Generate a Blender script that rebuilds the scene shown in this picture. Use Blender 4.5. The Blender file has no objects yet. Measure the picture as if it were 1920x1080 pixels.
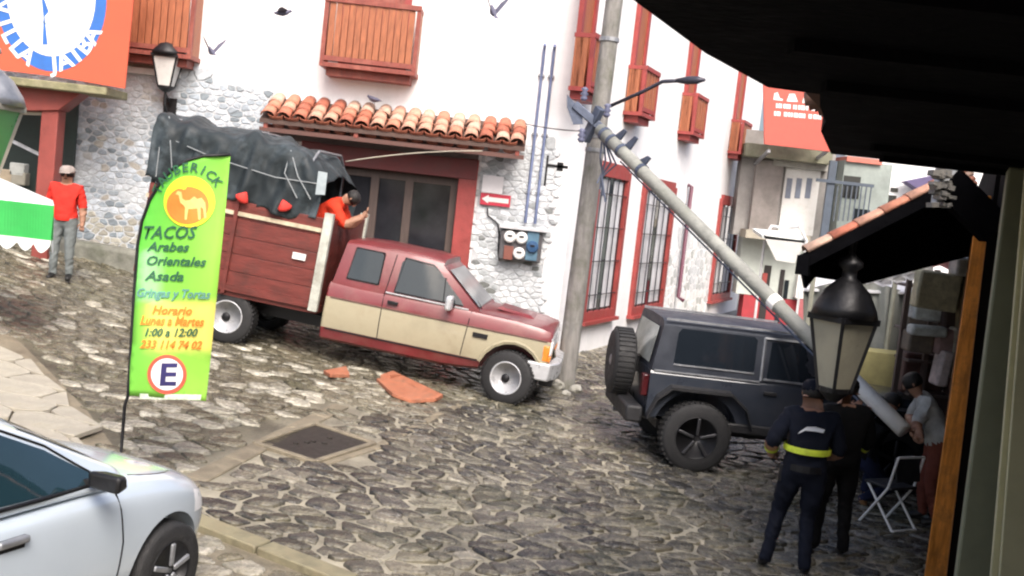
import bpy, bmesh, math, random
import numpy as np
from mathutils import Vector, Matrix, noise as mnoise
from mathutils.bvhtree import BVHTree
random.seed(7)
SC = bpy.context.scene
COL = SC.collection
R = math.radians

# ------------------------------------------------------------ camera, sky, sun, exposure
FPX = 2040.0
CAM_Z = 3.0
cam = bpy.data.cameras.new('camera'); cam_ob = bpy.data.objects.new('camera', cam); COL.objects.link(cam_ob)
cam.sensor_width = 36; cam.sensor_fit = 'HORIZONTAL'; cam.lens = 36 * FPX / 1920; cam.clip_start = 0.05; cam.clip_end = 600
MR = Matrix.Rotation(R(90 - 4.5), 4, 'X') @ Matrix.Rotation(R(6.3), 4, 'Z')
cam_ob.matrix_world = Matrix.Translation((0, 0, CAM_Z)) @ MR
SC.camera = cam_ob
W = bpy.data.worlds.new('World'); SC.world = W; W.use_nodes = True
wn = W.node_tree.nodes; wl = W.node_tree.links
bg = wn['Background']; sky = wn.new('ShaderNodeTexSky'); sky.sky_type = 'NISHITA'; sky.sun_disc = False
SUN_EL, SUN_AZ = 48, 165          # azimuth clockwise from +Y: the veiled sun stands behind the camera
sky.sun_elevation = R(SUN_EL); sky.sun_rotation = R(SUN_AZ); sky.air_density = 0.8; sky.dust_density = 6.0; sky.ozone_density = 0.6
wl.new(sky.outputs[0], bg.inputs[0]); bg.inputs[1].default_value = 0.13
sl = bpy.data.lights.new('sun', 'SUN'); sl.energy = 1.3; sl.angle = R(30); sl.color = (1.0, 0.98, 0.96)
so = bpy.data.objects.new('sun', sl); COL.objects.link(so)
sd = Vector((math.sin(R(SUN_AZ)) * math.cos(R(SUN_EL)), math.cos(R(SUN_AZ)) * math.cos(R(SUN_EL)), math.sin(R(SUN_EL))))
so.rotation_euler = sd.to_track_quat('Z', 'Y').to_euler(); so.location = (-6, -6, 20)
VS = SC.view_settings
VS.view_transform = 'Standard'; VS.look = 'None'; VS.gamma = 1; VS.use_curve_mapping = False; VS.exposure = 1.15
SC.cycles.filter_width = 2.2

# ------------------------------------------------------------ measuring helpers
CAMV = Vector((0, 0, CAM_Z)); M3 = MR.to_3x3()
def ray(px, py): return M3 @ Vector(((px - 960) / FPX, -(py - 540) / FPX, -1))
def at(px, py, Y):
    r = ray(px, py); return CAMV + r * (Y / r.y)
def proj(p):
    v = M3.transposed() @ (Vector(p) - CAMV); return 960 + FPX * v.x / -v.z, 540 - FPX * v.y / -v.z
def ter(x, y):
    s = max(0, -4.5 - x)
    xx = max(min(x, 3), -12) - .1
    return .25 - (.06 if xx > 0 else .085) * xx + .03 * (max(min(y, 24), 0) - 14.9) + .09 * s * s / (s + .5) * (1 if s < 5 else 5 / s)
def gnd(px, py):
    r = ray(px, py); t = 2.0
    while t < 80:
        p = CAMV + r * t
        if p.z < ter(p.x, p.y): return p
        t += .01
    return p
YF = 18.9                                     # plane of the front that faces the camera
def FL(px, py, Y=YF): p = at(px, py, Y); return p.x, p.z
SDIR = Vector((ray(1790, 470).x, ray(1790, 470).y, 0)).normalized()   # direction of the side street
SN = Vector((SDIR.y, -SDIR.x, 0))             # normal of the side-street front
CORN = Vector((.86, YF, 0))
def FR(px, py, off=0):
    r = ray(px, py); p0 = CORN + SN * off
    t = (p0 - CAMV).dot(SN) / r.dot(SN); p = CAMV + r * t
    return (p - p0).dot(SDIR), p.z
def FRP(t, z, off=0): return CORN + SDIR * t + SN * off + Vector((0, 0, z))

# ------------------------------------------------------------ materials
MATS = {}
def mat(name, col, rough=.7, metal=0, var=.18, scale=6., bump=.15, bscale=None, spec=.5, attr=None, coat=0, dirt=None, dscale=1.5, emit=0, stretch=None):
    if name in MATS: return MATS[name]
    m = bpy.data.materials.new(name); m.use_nodes = True; n = m.node_tree.nodes; l = m.node_tree.links
    b = n['Principled BSDF']; tc = n.new('ShaderNodeTexCoord'); src = tc.outputs['Object']
    if stretch:
        mp = n.new('ShaderNodeMapping'); mp.inputs['Scale'].default_value = stretch; l.new(src, mp.inputs[0]); src = mp.outputs[0]
    nz = n.new('ShaderNodeTexNoise'); nz.inputs['Scale'].default_value = scale; nz.inputs['Detail'].default_value = 6; nz.inputs['Roughness'].default_value = .65
    l.new(src, nz.inputs['Vector'])
    mr = n.new('ShaderNodeMapRange'); mr.inputs[1].default_value = .3; mr.inputs[2].default_value = .7; mr.inputs[3].default_value = 1 - var; mr.inputs[4].default_value = 1 + var
    l.new(nz.outputs[0], mr.inputs[0])
    mx = n.new('ShaderNodeMix'); mx.data_type = 'RGBA'; mx.blend_type = 'MULTIPLY'; mx.inputs[0].default_value = 1
    if attr:
        a = n.new('ShaderNodeAttribute'); a.attribute_name = attr; l.new(a.outputs['Color'], mx.inputs[6])
    else: mx.inputs[6].default_value = (*col, 1)
    cb = n.new('ShaderNodeCombineColor'); 
    for i in range(3): l.new(mr.outputs[0], cb.inputs[i])
    l.new(cb.outputs[0], mx.inputs[7]); out = mx.outputs[2]
    if dirt:
        nd = n.new('ShaderNodeTexNoise'); nd.inputs['Scale'].default_value = dscale; nd.inputs['Detail'].default_value = 8; nd.inputs['Roughness'].default_value = .7
        l.new(tc.outputs['Object'], nd.inputs['Vector'])
        rd = n.new('ShaderNodeMapRange'); rd.inputs[1].default_value = .48; rd.inputs[2].default_value = .68; rd.inputs[3].default_value = 0; rd.inputs[4].default_value = dirt[3]
        l.new(nd.outputs[0], rd.inputs[0]); m2 = n.new('ShaderNodeMix'); m2.data_type = 'RGBA'
        l.new(rd.outputs[0], m2.inputs[0]); l.new(out, m2.inputs[6]); m2.inputs[7].default_value = (*dirt[:3], 1); out = m2.outputs[2]
    l.new(out, b.inputs['Base Color'])
    rr = n.new('ShaderNodeMapRange'); rr.inputs[1].default_value = .3; rr.inputs[2].default_value = .7
    rv = min(.3, var * 1.3); rr.inputs[3].default_value = max(0.02, rough * (1 - rv)); rr.inputs[4].default_value = min(1, rough * (1 + rv)); l.new(nz.outputs[0], rr.inputs[0]); l.new(rr.outputs[0], b.inputs['Roughness'])
    b.inputs['Metallic'].default_value = metal; b.inputs['Specular IOR Level'].default_value = spec; b.inputs['Coat Weight'].default_value = coat; b.inputs['Coat Roughness'].default_value = .08
    if bump:
        bn = n.new('ShaderNodeTexNoise'); bn.inputs['Scale'].default_value = bscale or scale * 4; bn.inputs['Detail'].default_value = 5; l.new(src, bn.inputs['Vector'])
        bp = n.new('ShaderNodeBump'); bp.inputs['Strength'].default_value = bump; bp.inputs['Distance'].default_value = .02; l.new(bn.outputs[0], bp.inputs['Height']); l.new(bp.outputs[0], b.inputs['Normal'])
    if emit: b.inputs['Emission Color'].default_value = (*col, 1); b.inputs['Emission Strength'].default_value = emit
    MATS[name] = m; return m
def glassmat(name, col, rough=.05):
    if name in MATS: return MATS[name]
    m = mat(name, col, rough, 0, .1, 2, 0, spec=.6, coat=.3); return m

STUCCO = mat('white stucco', (.82, .82, .83), .85, var=.05, scale=2.2, bump=.25, bscale=40, dirt=(.58, .6, .6, .45), dscale=.9)
STONEW = mat('wall stone', (.4, .4, .4), .8, attr='Col', var=.25, scale=14, bump=.5, bscale=35)
MORTAR = mat('wall mortar', (.5, .52, .54), .9, var=.2, scale=8, bump=.5, bscale=30)
COBBLE = mat('cobble stone', (.1, .1, .1), .25, attr='Col', var=.6, scale=11, bump=1, bscale=26, spec=.6, dirt=(.2, .18, .125, .75), dscale=4.5)
GROUND = mat('ground between stones', (.2, .17, .12), .55, attr='Col', var=.55, scale=2.2, bump=.7, bscale=25)
REDP = mat('red paint', (.3, .05, .045), .55, var=.2, scale=5, bump=.2, dirt=(.2, .05, .04, .4))
REDW = mat('red brown wood', (.23, .055, .04), .6, var=.3, scale=5, bump=.3, stretch=(6, 6, 1), dirt=(.5, .2, .14, .35), dscale=4)
ORW = mat('orange varnished wood', (.33, .11, .05), .5, var=.35, scale=5, bump=.3, stretch=(7, 7, .8))
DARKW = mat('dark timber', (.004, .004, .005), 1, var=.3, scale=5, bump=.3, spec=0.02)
TERRA = mat('terracotta', (.5, .2, .12), .8, attr='Col', var=.3, scale=12, bump=.4)
DGLASS = glassmat('dark window glass', (.02, .025, .03), .06)
BLACKM = mat('black iron', (.012, .012, .014), .45, metal=.3, var=.3, scale=12, bump=.1)
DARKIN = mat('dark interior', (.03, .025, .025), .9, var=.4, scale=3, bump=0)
CONC = mat('weathered concrete', (.36, .35, .32), .85, var=.25, scale=3, bump=.4, bscale=30, dirt=(.14, .14, .1, .6), dscale=2)
PALEC = mat('pale concrete', (.36, .33, .27), .8, var=.2, scale=4, bump=.4, bscale=30, dirt=(.3, .27, .2, .6), dscale=3)
RUBBER = mat('tyre rubber', (.018, .018, .019), .75, var=.3, scale=20, bump=.3, bscale=60)
CHROME = mat('bright metal', (.55, .56, .58), .3, metal=.35, var=.15, scale=10, bump=.05)
STEEL = mat('grey steel', (.3, .31, .33), .45, metal=.6, var=.25, scale=10, bump=.1)
SKIN = mat('skin', (.32, .17, .11), .6, var=.12, scale=20, bump=.05)
HAIR = mat('black hair', (.012, .01, .009), .6, var=.3, scale=60, bump=.3)
WHITEP = mat('white paint', (.78, .78, .76), .6, var=.06, scale=6, bump=.05, dirt=(.45, .43, .38, .4), dscale=6)

# ------------------------------------------------------------ mesh helpers
class MB:
    def __init__(s): s.v = []; s.f = []; s.m = []
    def add(s, vs, fs, mi=0):
        o = len(s.v); s.v += [tuple(v) for v in vs]; s.f += [tuple(i + o for i in f) for f in fs]; s.m += [mi] * len(fs); return s
    def box(s, c, d, rot=None, mi=0, taper=1.0):
        x, y, z = d[0] / 2, d[1] / 2, d[2] / 2; c = Vector(c); vs = []
        for dz in (-1, 1):
            k = taper if dz > 0 else 1
            for a, b in ((-1, -1), (1, -1), (1, 1), (-1, 1)):
                p = Vector((a * x * k, b * y * k, dz * z)); vs.append(c + (rot @ p if rot else p))
        return s.add(vs, [(3, 2, 1, 0), (4, 5, 6, 7), (0, 1, 5, 4), (1, 2, 6, 5), (2, 3, 7, 6), (3, 0, 4, 7)], mi)
    def bar(s, p, q, w, h, mi=0, up=(0, 0, 1)):
        p, q = Vector(p), Vector(q); d = (q - p); L = d.length; d.normalize(); u = Vector(up)
        if abs(d.dot(u)) > .98: u = Vector((0, 1, 0))
        y = u.cross(d).normalized(); z = d.cross(y); rot = Matrix((d, y, z)).transposed()
        return s.box((p + q) / 2, (L, w, h), rot, mi)
    def tube(s, pts, r, n=8, mi=0, cap=True):
        pts = [Vector(p) for p in pts]; rs = r if isinstance(r, (list, tuple)) else [r] * len(pts); vs = []
        pu = None
        for i, p in enumerate(pts):
            d = (pts[min(i + 1, len(pts) - 1)] - pts[max(i - 1, 0)]).normalized()
            u = Vector((0, 0, 1)) if pu is None else pu
            if abs(d.dot(u)) > .95: u = Vector((1, 0, 0)) if abs(d.x) < .9 else Vector((0, 1, 0))
            a = u.cross(d).normalized(); b = d.cross(a); pu = b
            for k in range(n): t = 2 * math.pi * k / n; vs.append(p + (a * math.cos(t) + b * math.sin(t)) * rs[i])
        fs = [(i * n + k, i * n + (k + 1) % n, (i + 1) * n + (k + 1) % n, (i + 1) * n + k) for i in range(len(pts) - 1) for k in range(n)]
        if cap: fs += [tuple(range(n - 1, -1, -1)), tuple((len(pts) - 1) * n + k for k in range(n))]
        return s.add(vs, fs, mi)
    def lathe(s, prof, c=(0, 0, 0), n=16, axis='z', mi=0, rot=None, cap=True):
        vs = []; c = Vector(c)
        for r, h in prof:
            for k in range(n):
                t = 2 * math.pi * (k + .5) / n; a, b = r * math.cos(t), r * math.sin(t)
                p = Vector((a, b, h)) if axis == 'z' else (Vector((a, h, b)) if axis == 'y' else Vector((h, a, b)))
                vs.append(c + (rot @ p if rot else p))
        fs = [(i * n + k, i * n + (k + 1) % n, (i + 1) * n + (k + 1) % n, (i + 1) * n + k) for i in range(len(prof) - 1) for k in range(n)]
        if cap: fs += [tuple(range(n - 1, -1, -1)), tuple((len(prof) - 1) * n + k for k in range(n))]
        return s.add(vs, fs, mi)
    def prism(s, poly, d, mi=0):               # poly: 3D points, extruded by vector d
        n = len(poly); d = Vector(d); a = [Vector(p) for p in poly]; b = [p + d for p in a]
        return s.add(a + b, [tuple(range(n)), tuple(range(2 * n - 1, n - 1, -1))] + [(i, i + n, (i + 1) % n + n, (i + 1) % n) for i in range(n)], mi)
    def build(s, name, m, parent=None, smooth=False, bevel=0, seg=2, col=None, sub=0):
        me = bpy.data.meshes.new(name); me.from_pydata(s.v, [], s.f); ms = m if isinstance(m, (list, tuple)) else [m]
        for x in ms: me.materials.append(x)
        if len(ms) > 1: me.polygons.foreach_set('material_index', s.m)
        bm = bmesh.new(); bm.from_mesh(me); bmesh.ops.recalc_face_normals(bm, faces=bm.faces); bm.to_mesh(me); bm.free()
        if smooth: me.polygons.foreach_set('use_smooth', [True] * len(me.polygons))
        if col is not None: setcol(me, col)
        o = bpy.data.objects.new(name, me); COL.objects.link(o)
        if parent: o.parent = parent
        if bevel:
            b = o.modifiers.new('bevel', 'BEVEL'); b.width = bevel; b.segments = seg; b.limit_method = 'ANGLE'; b.angle_limit = R(35)
            if smooth or seg > 1: me.polygons.foreach_set('use_smooth', [True] * len(me.polygons)); me.set_sharp_from_angle(angle=R(40)); 
        if sub:
            b = o.modifiers.new('sub', 'SUBSURF'); b.levels = sub; b.render_levels = sub
        return o
def setcol(me, col):
    a = me.color_attributes.new('Col', 'FLOAT_COLOR', 'POINT'); n = len(me.vertices)
    if len(col) == n and not isinstance(col[0], (int, float)): a.data.foreach_set('color', [x for c in col for x in (*c[:3], 1)])
    else: a.data.foreach_set('color', list((*col[:3], 1)) * n)
def empty(name, loc=(0, 0, 0), mtx=None):
    o = bpy.data.objects.new(name, None); COL.objects.link(o); o.empty_display_size = .2
    if mtx is not None: o.matrix_world = mtx
    else: o.location = loc
    return o
def tag(o, label=None, cat=None, group=None, kind=None):
    if label: o['label'] = label
    if cat: o['category'] = cat
    if group: o['group'] = group
    if kind: o['kind'] = kind
    return o
def bake(o):
    bpy.context.view_layer.update(); dg = bpy.context.evaluated_depsgraph_get()
    m = bpy.data.meshes.new_from_object(o.evaluated_get(dg)); m.name = o.name; o.modifiers.clear(); o.data = m; return o
def cut(o, cutters):
    for c in cutters:
        b = o.modifiers.new('cut', 'BOOLEAN'); b.operation = 'DIFFERENCE'; b.object = c; b.solver = 'EXACT'
    bake(o)
def kill(*obs):
    for o in obs: bpy.data.objects.remove(o, do_unlink=True)
def bvh(*obs):
    V, Fc = [], []
    for o in obs:
        k = len(V); V += [v.co.copy() for v in o.data.vertices]; Fc += [tuple(i + k for i in p.vertices) for p in o.data.polygons]
    return BVHTree.FromPolygons(V, Fc)
def patch(name, poly, tree, side, off, m, parent, cuts=3, axis='y', fallback=None):
    """a panel lying on a body's flank: poly in (x,z), thrown on the surface along y"""
    bm = bmesh.new(); f = bm.faces.new([bm.verts.new((x, 0, z)) for x, z in poly])
    bmesh.ops.triangulate(bm, faces=[f])
    for _ in range(cuts): bmesh.ops.subdivide_edges(bm, edges=[e for e in bm.edges if e.calc_length() > .09], cuts=1, use_grid_fill=False); bmesh.ops.triangulate(bm, faces=bm.faces[:])
    for v in bm.verts:
        h = tree.ray_cast(Vector((v.co.x, side * 3, v.co.z)), Vector((0, -side, 0)))
        v.co.y = (h[0].y if h[0] is not None else (fallback or .8) * side) + side * off
    bmesh.ops.recalc_face_normals(bm, faces=bm.faces)
    if sum(f.normal.y for f in bm.faces) * side < 0: bmesh.ops.reverse_faces(bm, faces=bm.faces[:])
    me = bpy.data.meshes.new(name); bm.to_mesh(me); bm.free(); me.materials.append(m)
    me.polygons.foreach_set('use_smooth', [True] * len(me.polygons))
    o = bpy.data.objects.new(name, me); COL.objects.link(o); o.parent = parent; return o
def seam(name, line, tree, side, r, m, parent, off=0):
    pts = []
    for (x0, z0), (x1, z1) in zip(line[:-1], line[1:]):
        for k in range(6):
            x = x0 + (x1 - x0) * k / 5; z = z0 + (z1 - z0) * k / 5; h = tree.ray_cast(Vector((x, side * 3, z)), Vector((0, -side, 0)))
            if h[0] is not None: pts.append(h[0] + Vector((0, side * off, 0)))
    return MB().tube(pts, r, 5).build(name, m, parent) if len(pts) > 1 else None
def loft(name, rings, mats, segm, parent, sub=0, smooth=True):
    """rings: half sections (x,y,z) from bottom middle to top middle; mirrored to a closed body"""
    mb = MB(); n = len(rings[0]); N = 2 * n - 2
    for rg in rings:
        full = list(rg) + [(x, -y, z) for x, y, z in reversed(rg[1:-1])]; mb.v += full
    for i in range(len(rings) - 1):
        for k in range(N):
            mb.f.append((i * N + k, i * N + (k + 1) % N, (i + 1) * N + (k + 1) % N, (i + 1) * N + k))
            kk = k if k < n - 1 else N - 1 - k; mb.m.append(segm[kk])
    for i in (0, len(rings) - 1):
        for k in range(n - 2):                  # cap as strips between the two halves
            a, b = k, k + 1; c, d = (N - (k + 1)) % N, (N - k) % N
            q = [i * N + a, i * N + b, i * N + c] + ([i * N + d] if d != a else [])
            mb.f.append(tuple(q)); mb.m.append(segm[k])
        mb.f.append((i * N + n - 2, i * N + n - 1, i * N + n)); mb.m.append(segm[n - 2])
    return mb.build(name, mats, parent, smooth=smooth, sub=sub)
def text_mesh(txt, size, shear=0, bold=0):
    c = bpy.data.curves.new('t', 'FONT'); c.body = txt; c.size = size; c.shear = shear; c.offset = bold; c.resolution_u = 2
    o = bpy.data.objects.new('t', c); COL.objects.link(o); bpy.context.view_layer.update()
    m = bpy.data.meshes.new_from_object(o.evaluated_get(bpy.context.evaluated_depsgraph_get())); kill(o); bpy.data.curves.remove(c); return m
def print_on(name, me, fn, m, parent):
    """lay a flat text mesh (u,v) on a surface: fn(u,v) -> point"""
    for v in me.vertices: v.co = fn(v.co.x, v.co.y)
    me.materials.clear(); me.materials.append(m); o = bpy.data.objects.new(name, me); COL.objects.link(o); o.parent = parent; return o
def copy_tree(o, parent=None):
    c = o.copy(); COL.objects.link(c); c.parent = parent
    for ch in [x for x in o.children]: copy_tree(ch, c)
    return c

# ------------------------------------------------------------ Voronoi cells (cobbles, rubble)
def cells(x0, x1, y0, y1, sx, sy, jit, rng, keep):
    nx, ny = int((x1 - x0) / sx) + 1, int((y1 - y0) / sy) + 1
    P = [[(x0 + (i + .5 * (j % 2) + rng.uniform(-jit, jit)) * sx, y0 + (j + rng.uniform(-jit, jit)) * sy) for i in range(nx)] for j in range(ny)]
    out = []
    for j in range(ny):
        for i in range(nx):
            p = P[j][i]
            if not keep(*p): continue
            poly = [(p[0] - 2 * sx, p[1] - 2 * sy), (p[0] + 2 * sx, p[1] - 2 * sy), (p[0] + 2 * sx, p[1] + 2 * sy), (p[0] - 2 * sx, p[1] + 2 * sy)]
            for dj in (-1, 0, 1, -2, 2):
                for di in (-1, 0, 1, -2, 2):
                    if (di or dj) and 0 <= j + dj < ny and 0 <= i + di < nx:
                        q = P[j + dj][i + di]; nxx, nyy = (q[0] - p[0]) / sx ** 2, (q[1] - p[1]) / sy ** 2
                        d = nxx * (p[0] + q[0]) / 2 + nyy * (p[1] + q[1]) / 2; res = []
                        for k in range(len(poly)):
                            a, b = poly[k], poly[(k + 1) % len(poly)]
                            fa, fb = a[0] * nxx + a[1] * nyy - d, b[0] * nxx + b[1] * nyy - d
                            if fa <= 0: res.append(a)
                            if (fa < 0 < fb) or (fb < 0 < fa): t = fa / (fa - fb); res.append((a[0] + (b[0] - a[0]) * t, a[1] + (b[1] - a[1]) * t))
                        poly = res
                        if len(poly) < 3: break
                if len(poly) < 3: break
            if len(poly) >= 3: out.append(poly)
    return out
def stone_poly(poly, gap, rng):
    """shrink a cell by the joint width and knock its corners off"""
    cx = sum(p[0] for p in poly) / len(poly); cy = sum(p[1] for p in poly) / len(poly); n = len(poly); res = []
    sh = [(cx + (x - cx) * max(.5, 1 - gap / max(.01, math.hypot(x - cx, y - cy))), cy + (y - cy) * max(.5, 1 - gap / max(.01, math.hypot(x - cx, y - cy)))) for x, y in poly]
    for k in range(n):
        a, b, c = sh[k - 1], sh[k], sh[(k + 1) % n]; u = rng.uniform(.08, .22)
        if math.hypot(b[0] - a[0], b[1] - a[1]) < .03: continue
        res.append((b[0] + (a[0] - b[0]) * u, b[1] + (a[1] - b[1]) * u)); res.append((b[0] + (c[0] - b[0]) * u, b[1] + (c[1] - b[1]) * u))
    return res, (cx, cy)

# ------------------------------------------------------------ ground and cobbles
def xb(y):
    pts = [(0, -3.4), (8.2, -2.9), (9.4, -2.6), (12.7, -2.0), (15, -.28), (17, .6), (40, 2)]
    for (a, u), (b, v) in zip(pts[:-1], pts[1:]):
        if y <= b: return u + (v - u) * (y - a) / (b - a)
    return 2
def near_car(x, y): return y < 8.41 - .508 * (x + 2.27) and x < -.9
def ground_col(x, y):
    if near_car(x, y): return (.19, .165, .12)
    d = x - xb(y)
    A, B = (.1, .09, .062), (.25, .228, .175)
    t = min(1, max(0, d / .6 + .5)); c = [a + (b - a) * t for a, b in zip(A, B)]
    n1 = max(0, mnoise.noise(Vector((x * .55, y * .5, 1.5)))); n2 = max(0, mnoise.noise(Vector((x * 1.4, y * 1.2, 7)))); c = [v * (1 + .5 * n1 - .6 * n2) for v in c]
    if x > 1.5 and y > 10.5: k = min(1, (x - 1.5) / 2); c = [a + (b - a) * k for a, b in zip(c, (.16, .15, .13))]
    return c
gx = [-70, -45, -30, -22, -16, -12] + [-10 + .25 * i for i in range(81)] + [12, 16, 22, 30, 45, 70]
gy = [-40, -25, -15, -8, -3, 0] + [1.5 + .25 * i for i in range(95)] + [28, 32, 38, 46, 60, 80, 110, 150]
mb = MB(); mb.v = [(x, y, ter(x, y)) for y in gy for x in gx]; nx = len(gx)
mb.f = [(j * nx + i, j * nx + i + 1, (j + 1) * nx + i + 1, (j + 1) * nx + i) for j in range(len(gy) - 1) for i in range(nx - 1)]; mb.m = [0] * len(mb.f)
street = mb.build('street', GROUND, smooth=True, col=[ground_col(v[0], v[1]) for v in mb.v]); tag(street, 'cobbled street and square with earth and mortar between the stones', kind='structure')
rng = random.Random(3)
MH = [gnd(485, 835), gnd(590, 800), gnd(695, 835), gnd(590, 868)]
mhc = sum(MH, Vector()) / 4
def in_mh(x, y): return abs(x - mhc.x) + abs(y - mhc.y) * .8 < .95 and math.hypot(x - mhc.x, y - mhc.y) < .72
YK = [gnd(340, 974), gnd(660, 1100)]; GK = [gnd(300, 940), gnd(365, 902), gnd(500, 832), gnd(640, 762)]
def seg_d(x, y, a, b):
    ax, ay, bx, by = a.x, a.y, b.x, b.y; t = max(0, min(1, ((x - ax) * (bx - ax) + (y - ay) * (by - ay)) / ((bx - ax) ** 2 + (by - ay) ** 2)))
    return math.hypot(x - ax - t * (bx - ax), y - ay - t * (by - ay))
SWP = [gnd(-60, 640), gnd(20, 622), gnd(90, 690), gnd(165, 768), gnd(215, 835), gnd(150, 900), gnd(-60, 900)]
def in_poly(x, y, P):
    c = False
    for a, b in zip(P, P[1:] + P[:1]):
        if (a.y > y) != (b.y > y) and x < a.x + (y - a.y) * (b.x - a.x) / (b.y - a.y): c = not c
    return c
def keep(x, y):
    if y > YF - .15 and x < .9 + (y - YF) * .4: return False
    if in_mh(x, y) or in_poly(x, y, SWP): return False
    if seg_d(x, y, *YK) < .16 or min(seg_d(x, y, GK[i], GK[i + 1]) for i in range(3)) < .15: return False
    if x > y * .407 + .3: return False
    px, py = proj((x, y, ter(x, y)))
    return -260 < px < 2060 and py < 1320 and y < 26
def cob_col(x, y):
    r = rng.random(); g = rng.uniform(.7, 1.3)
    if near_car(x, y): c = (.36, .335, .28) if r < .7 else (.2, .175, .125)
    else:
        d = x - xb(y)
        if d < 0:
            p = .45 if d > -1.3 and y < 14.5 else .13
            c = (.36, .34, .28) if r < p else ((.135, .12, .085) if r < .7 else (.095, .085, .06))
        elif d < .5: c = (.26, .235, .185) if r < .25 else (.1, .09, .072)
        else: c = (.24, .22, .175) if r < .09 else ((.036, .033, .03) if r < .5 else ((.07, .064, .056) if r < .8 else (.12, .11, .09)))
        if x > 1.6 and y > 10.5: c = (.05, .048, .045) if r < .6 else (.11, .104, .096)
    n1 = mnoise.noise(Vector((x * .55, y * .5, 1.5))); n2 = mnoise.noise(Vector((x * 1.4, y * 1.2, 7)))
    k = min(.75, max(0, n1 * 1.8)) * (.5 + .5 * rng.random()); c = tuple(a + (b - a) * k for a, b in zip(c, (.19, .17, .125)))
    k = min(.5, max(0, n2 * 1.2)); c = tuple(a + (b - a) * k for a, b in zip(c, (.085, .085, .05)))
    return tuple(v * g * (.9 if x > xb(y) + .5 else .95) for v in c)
stones = []
for poly in cells(-9.5, 10.5, 4.2, 26, .3, .21, .47, rng, keep):
    sp, c = stone_poly(poly, rng.uniform(.014, .036), rng)
    if len(sp) < 4: continue
    A = abs(sum(a[0] * b[1] - a[1] * b[0] for a, b in zip(sp, sp[1:] + sp[:1]))) / 2
    px, py = proj((c[0], c[1], ter(*c))); vis = -20 < px < 1940 and py < 1100
    stones.append(((A / c[1] ** 3 if vis else 0), sp, c))
def stone_geo(sp, c, h, rng):
    n = len(sp); z0 = ter(*c); tx, ty = rng.uniform(-.09, .09), rng.uniform(-.09, .09); vs = []
    for k, (s, dz) in enumerate(((1.0, -.03), (.985, h * .45), (.93, h * .85), (.78, h))):
        for x, y in sp:
            X, Y = c[0] + (x - c[0]) * s, c[1] + (y - c[1]) * s; vs.append((X - c[0], Y - c[1], ter(X, Y) - z0 + dz + (tx * (X - c[0]) + ty * (Y - c[1]) if k else 0) + (rng.uniform(-.004, .004) if k else 0)))
    fs = [(r * n + k, r * n + (k + 1) % n, (r + 1) * n + (k + 1) % n, (r + 1) * n + k) for r in range(3) for k in range(n)] + [tuple(3 * n + k for k in range(n))]
    return vs, fs, z0
stones.sort(key=lambda s: -s[0])
rest = MB(); rcol = []
for i, (_, sp, c) in enumerate(stones):
    vs, fs, z0 = stone_geo(sp, c, rng.uniform(.012, .03), rng); cc = cob_col(*c)
    if i < 300:
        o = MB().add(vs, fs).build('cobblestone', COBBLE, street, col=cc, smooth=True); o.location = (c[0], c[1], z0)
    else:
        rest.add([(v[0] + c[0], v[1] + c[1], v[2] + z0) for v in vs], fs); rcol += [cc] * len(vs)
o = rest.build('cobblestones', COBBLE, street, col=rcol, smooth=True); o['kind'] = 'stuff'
# kerbs flush in the paving
def strip(pts, w, h, nm, m, lab, cat):
    mb = MB()
    for a, b in zip(pts[:-1], pts[1:]):
        L = (b - a).length; k = max(1, int(L / .6)); d = (b - a)
        n = Vector((-d.y, d.x, 0)).normalized() * w / 2
        for i in range(k):
            p, q = a + d * (i / k + .006), a + d * ((i + 1) / k - .006)
            vs = []
            for dz in (-.05, h):
                for r, s in ((p, 1), (q, 1), (q, -1), (p, -1)): v = r + n * s; vs.append((v.x, v.y, ter(v.x, v.y) + dz))
            MBs.append((nm, m, vs))
    root = empty(nm, pts[0]); tag(root, lab, kind='structure')
    for _, m_, vs in MBs:
        o = MB().add([Vector(v) - pts[0] for v in vs], [(3, 2, 1, 0), (4, 5, 6, 7), (0, 1, 5, 4), (1, 2, 6, 5), (2, 3, 7, 6), (3, 0, 4, 7)]).build('kerbstone', m_, root, bevel=.012)
    MBs.clear(); return root
MBs = []
YKERB = mat('faded yellow kerb', (.2, .18, .115), .75, var=.3, scale=6, bump=.4, dirt=(.25, .21, .13, .7), dscale=4)
MUDC = mat('muddy concrete', (.2, .17, .12), .7, var=.3, scale=5, bump=.5, dirt=(.1, .085, .06, .6), dscale=3)
MUDC2 = mat('pale mortar', (.24, .22, .17), .7, var=.4, scale=6, bump=.5)
strip(YK, .2, .06, 'kerb', YKERB, 'faded yellow kerb running from the silver car across the foreground', 'kerb')
strip(GK, .2, .02, 'gutter', MUDC, 'muddy concrete gutter strip running from the silver car to the iron cover', 'kerb')
strip([gnd(640, 1095), gnd(780, 1015), gnd(940, 930), gnd(1090, 856)], .06, .012, 'gutter', MUDC2, 'straight pale mortar joint crossing the dark cobbles in the foreground', 'kerb')
strip([gnd(600, 872), gnd(700, 842), gnd(830, 775), gnd(900, 742)], .1, .015, 'gutter', MUDC, 'thin muddy gutter strip running from the iron cover to the pickup', 'kerb')
mb = MB(); z = .0
mb.v = [(p.x, p.y, ter(p.x, p.y) + h) for h in (-.2, z) for p in SWP]; n = len(SWP)
mb.f = [tuple(range(n, 2 * n))] + [(i, (i + 1) % n, (i + 1) % n + n, i + n) for i in range(n)]; mb.m = [0] * len(mb.f)
pav = mb.build('pavement', MUDC, bevel=.02); tag(pav, kind='structure')
rp = random.Random(17)
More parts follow.
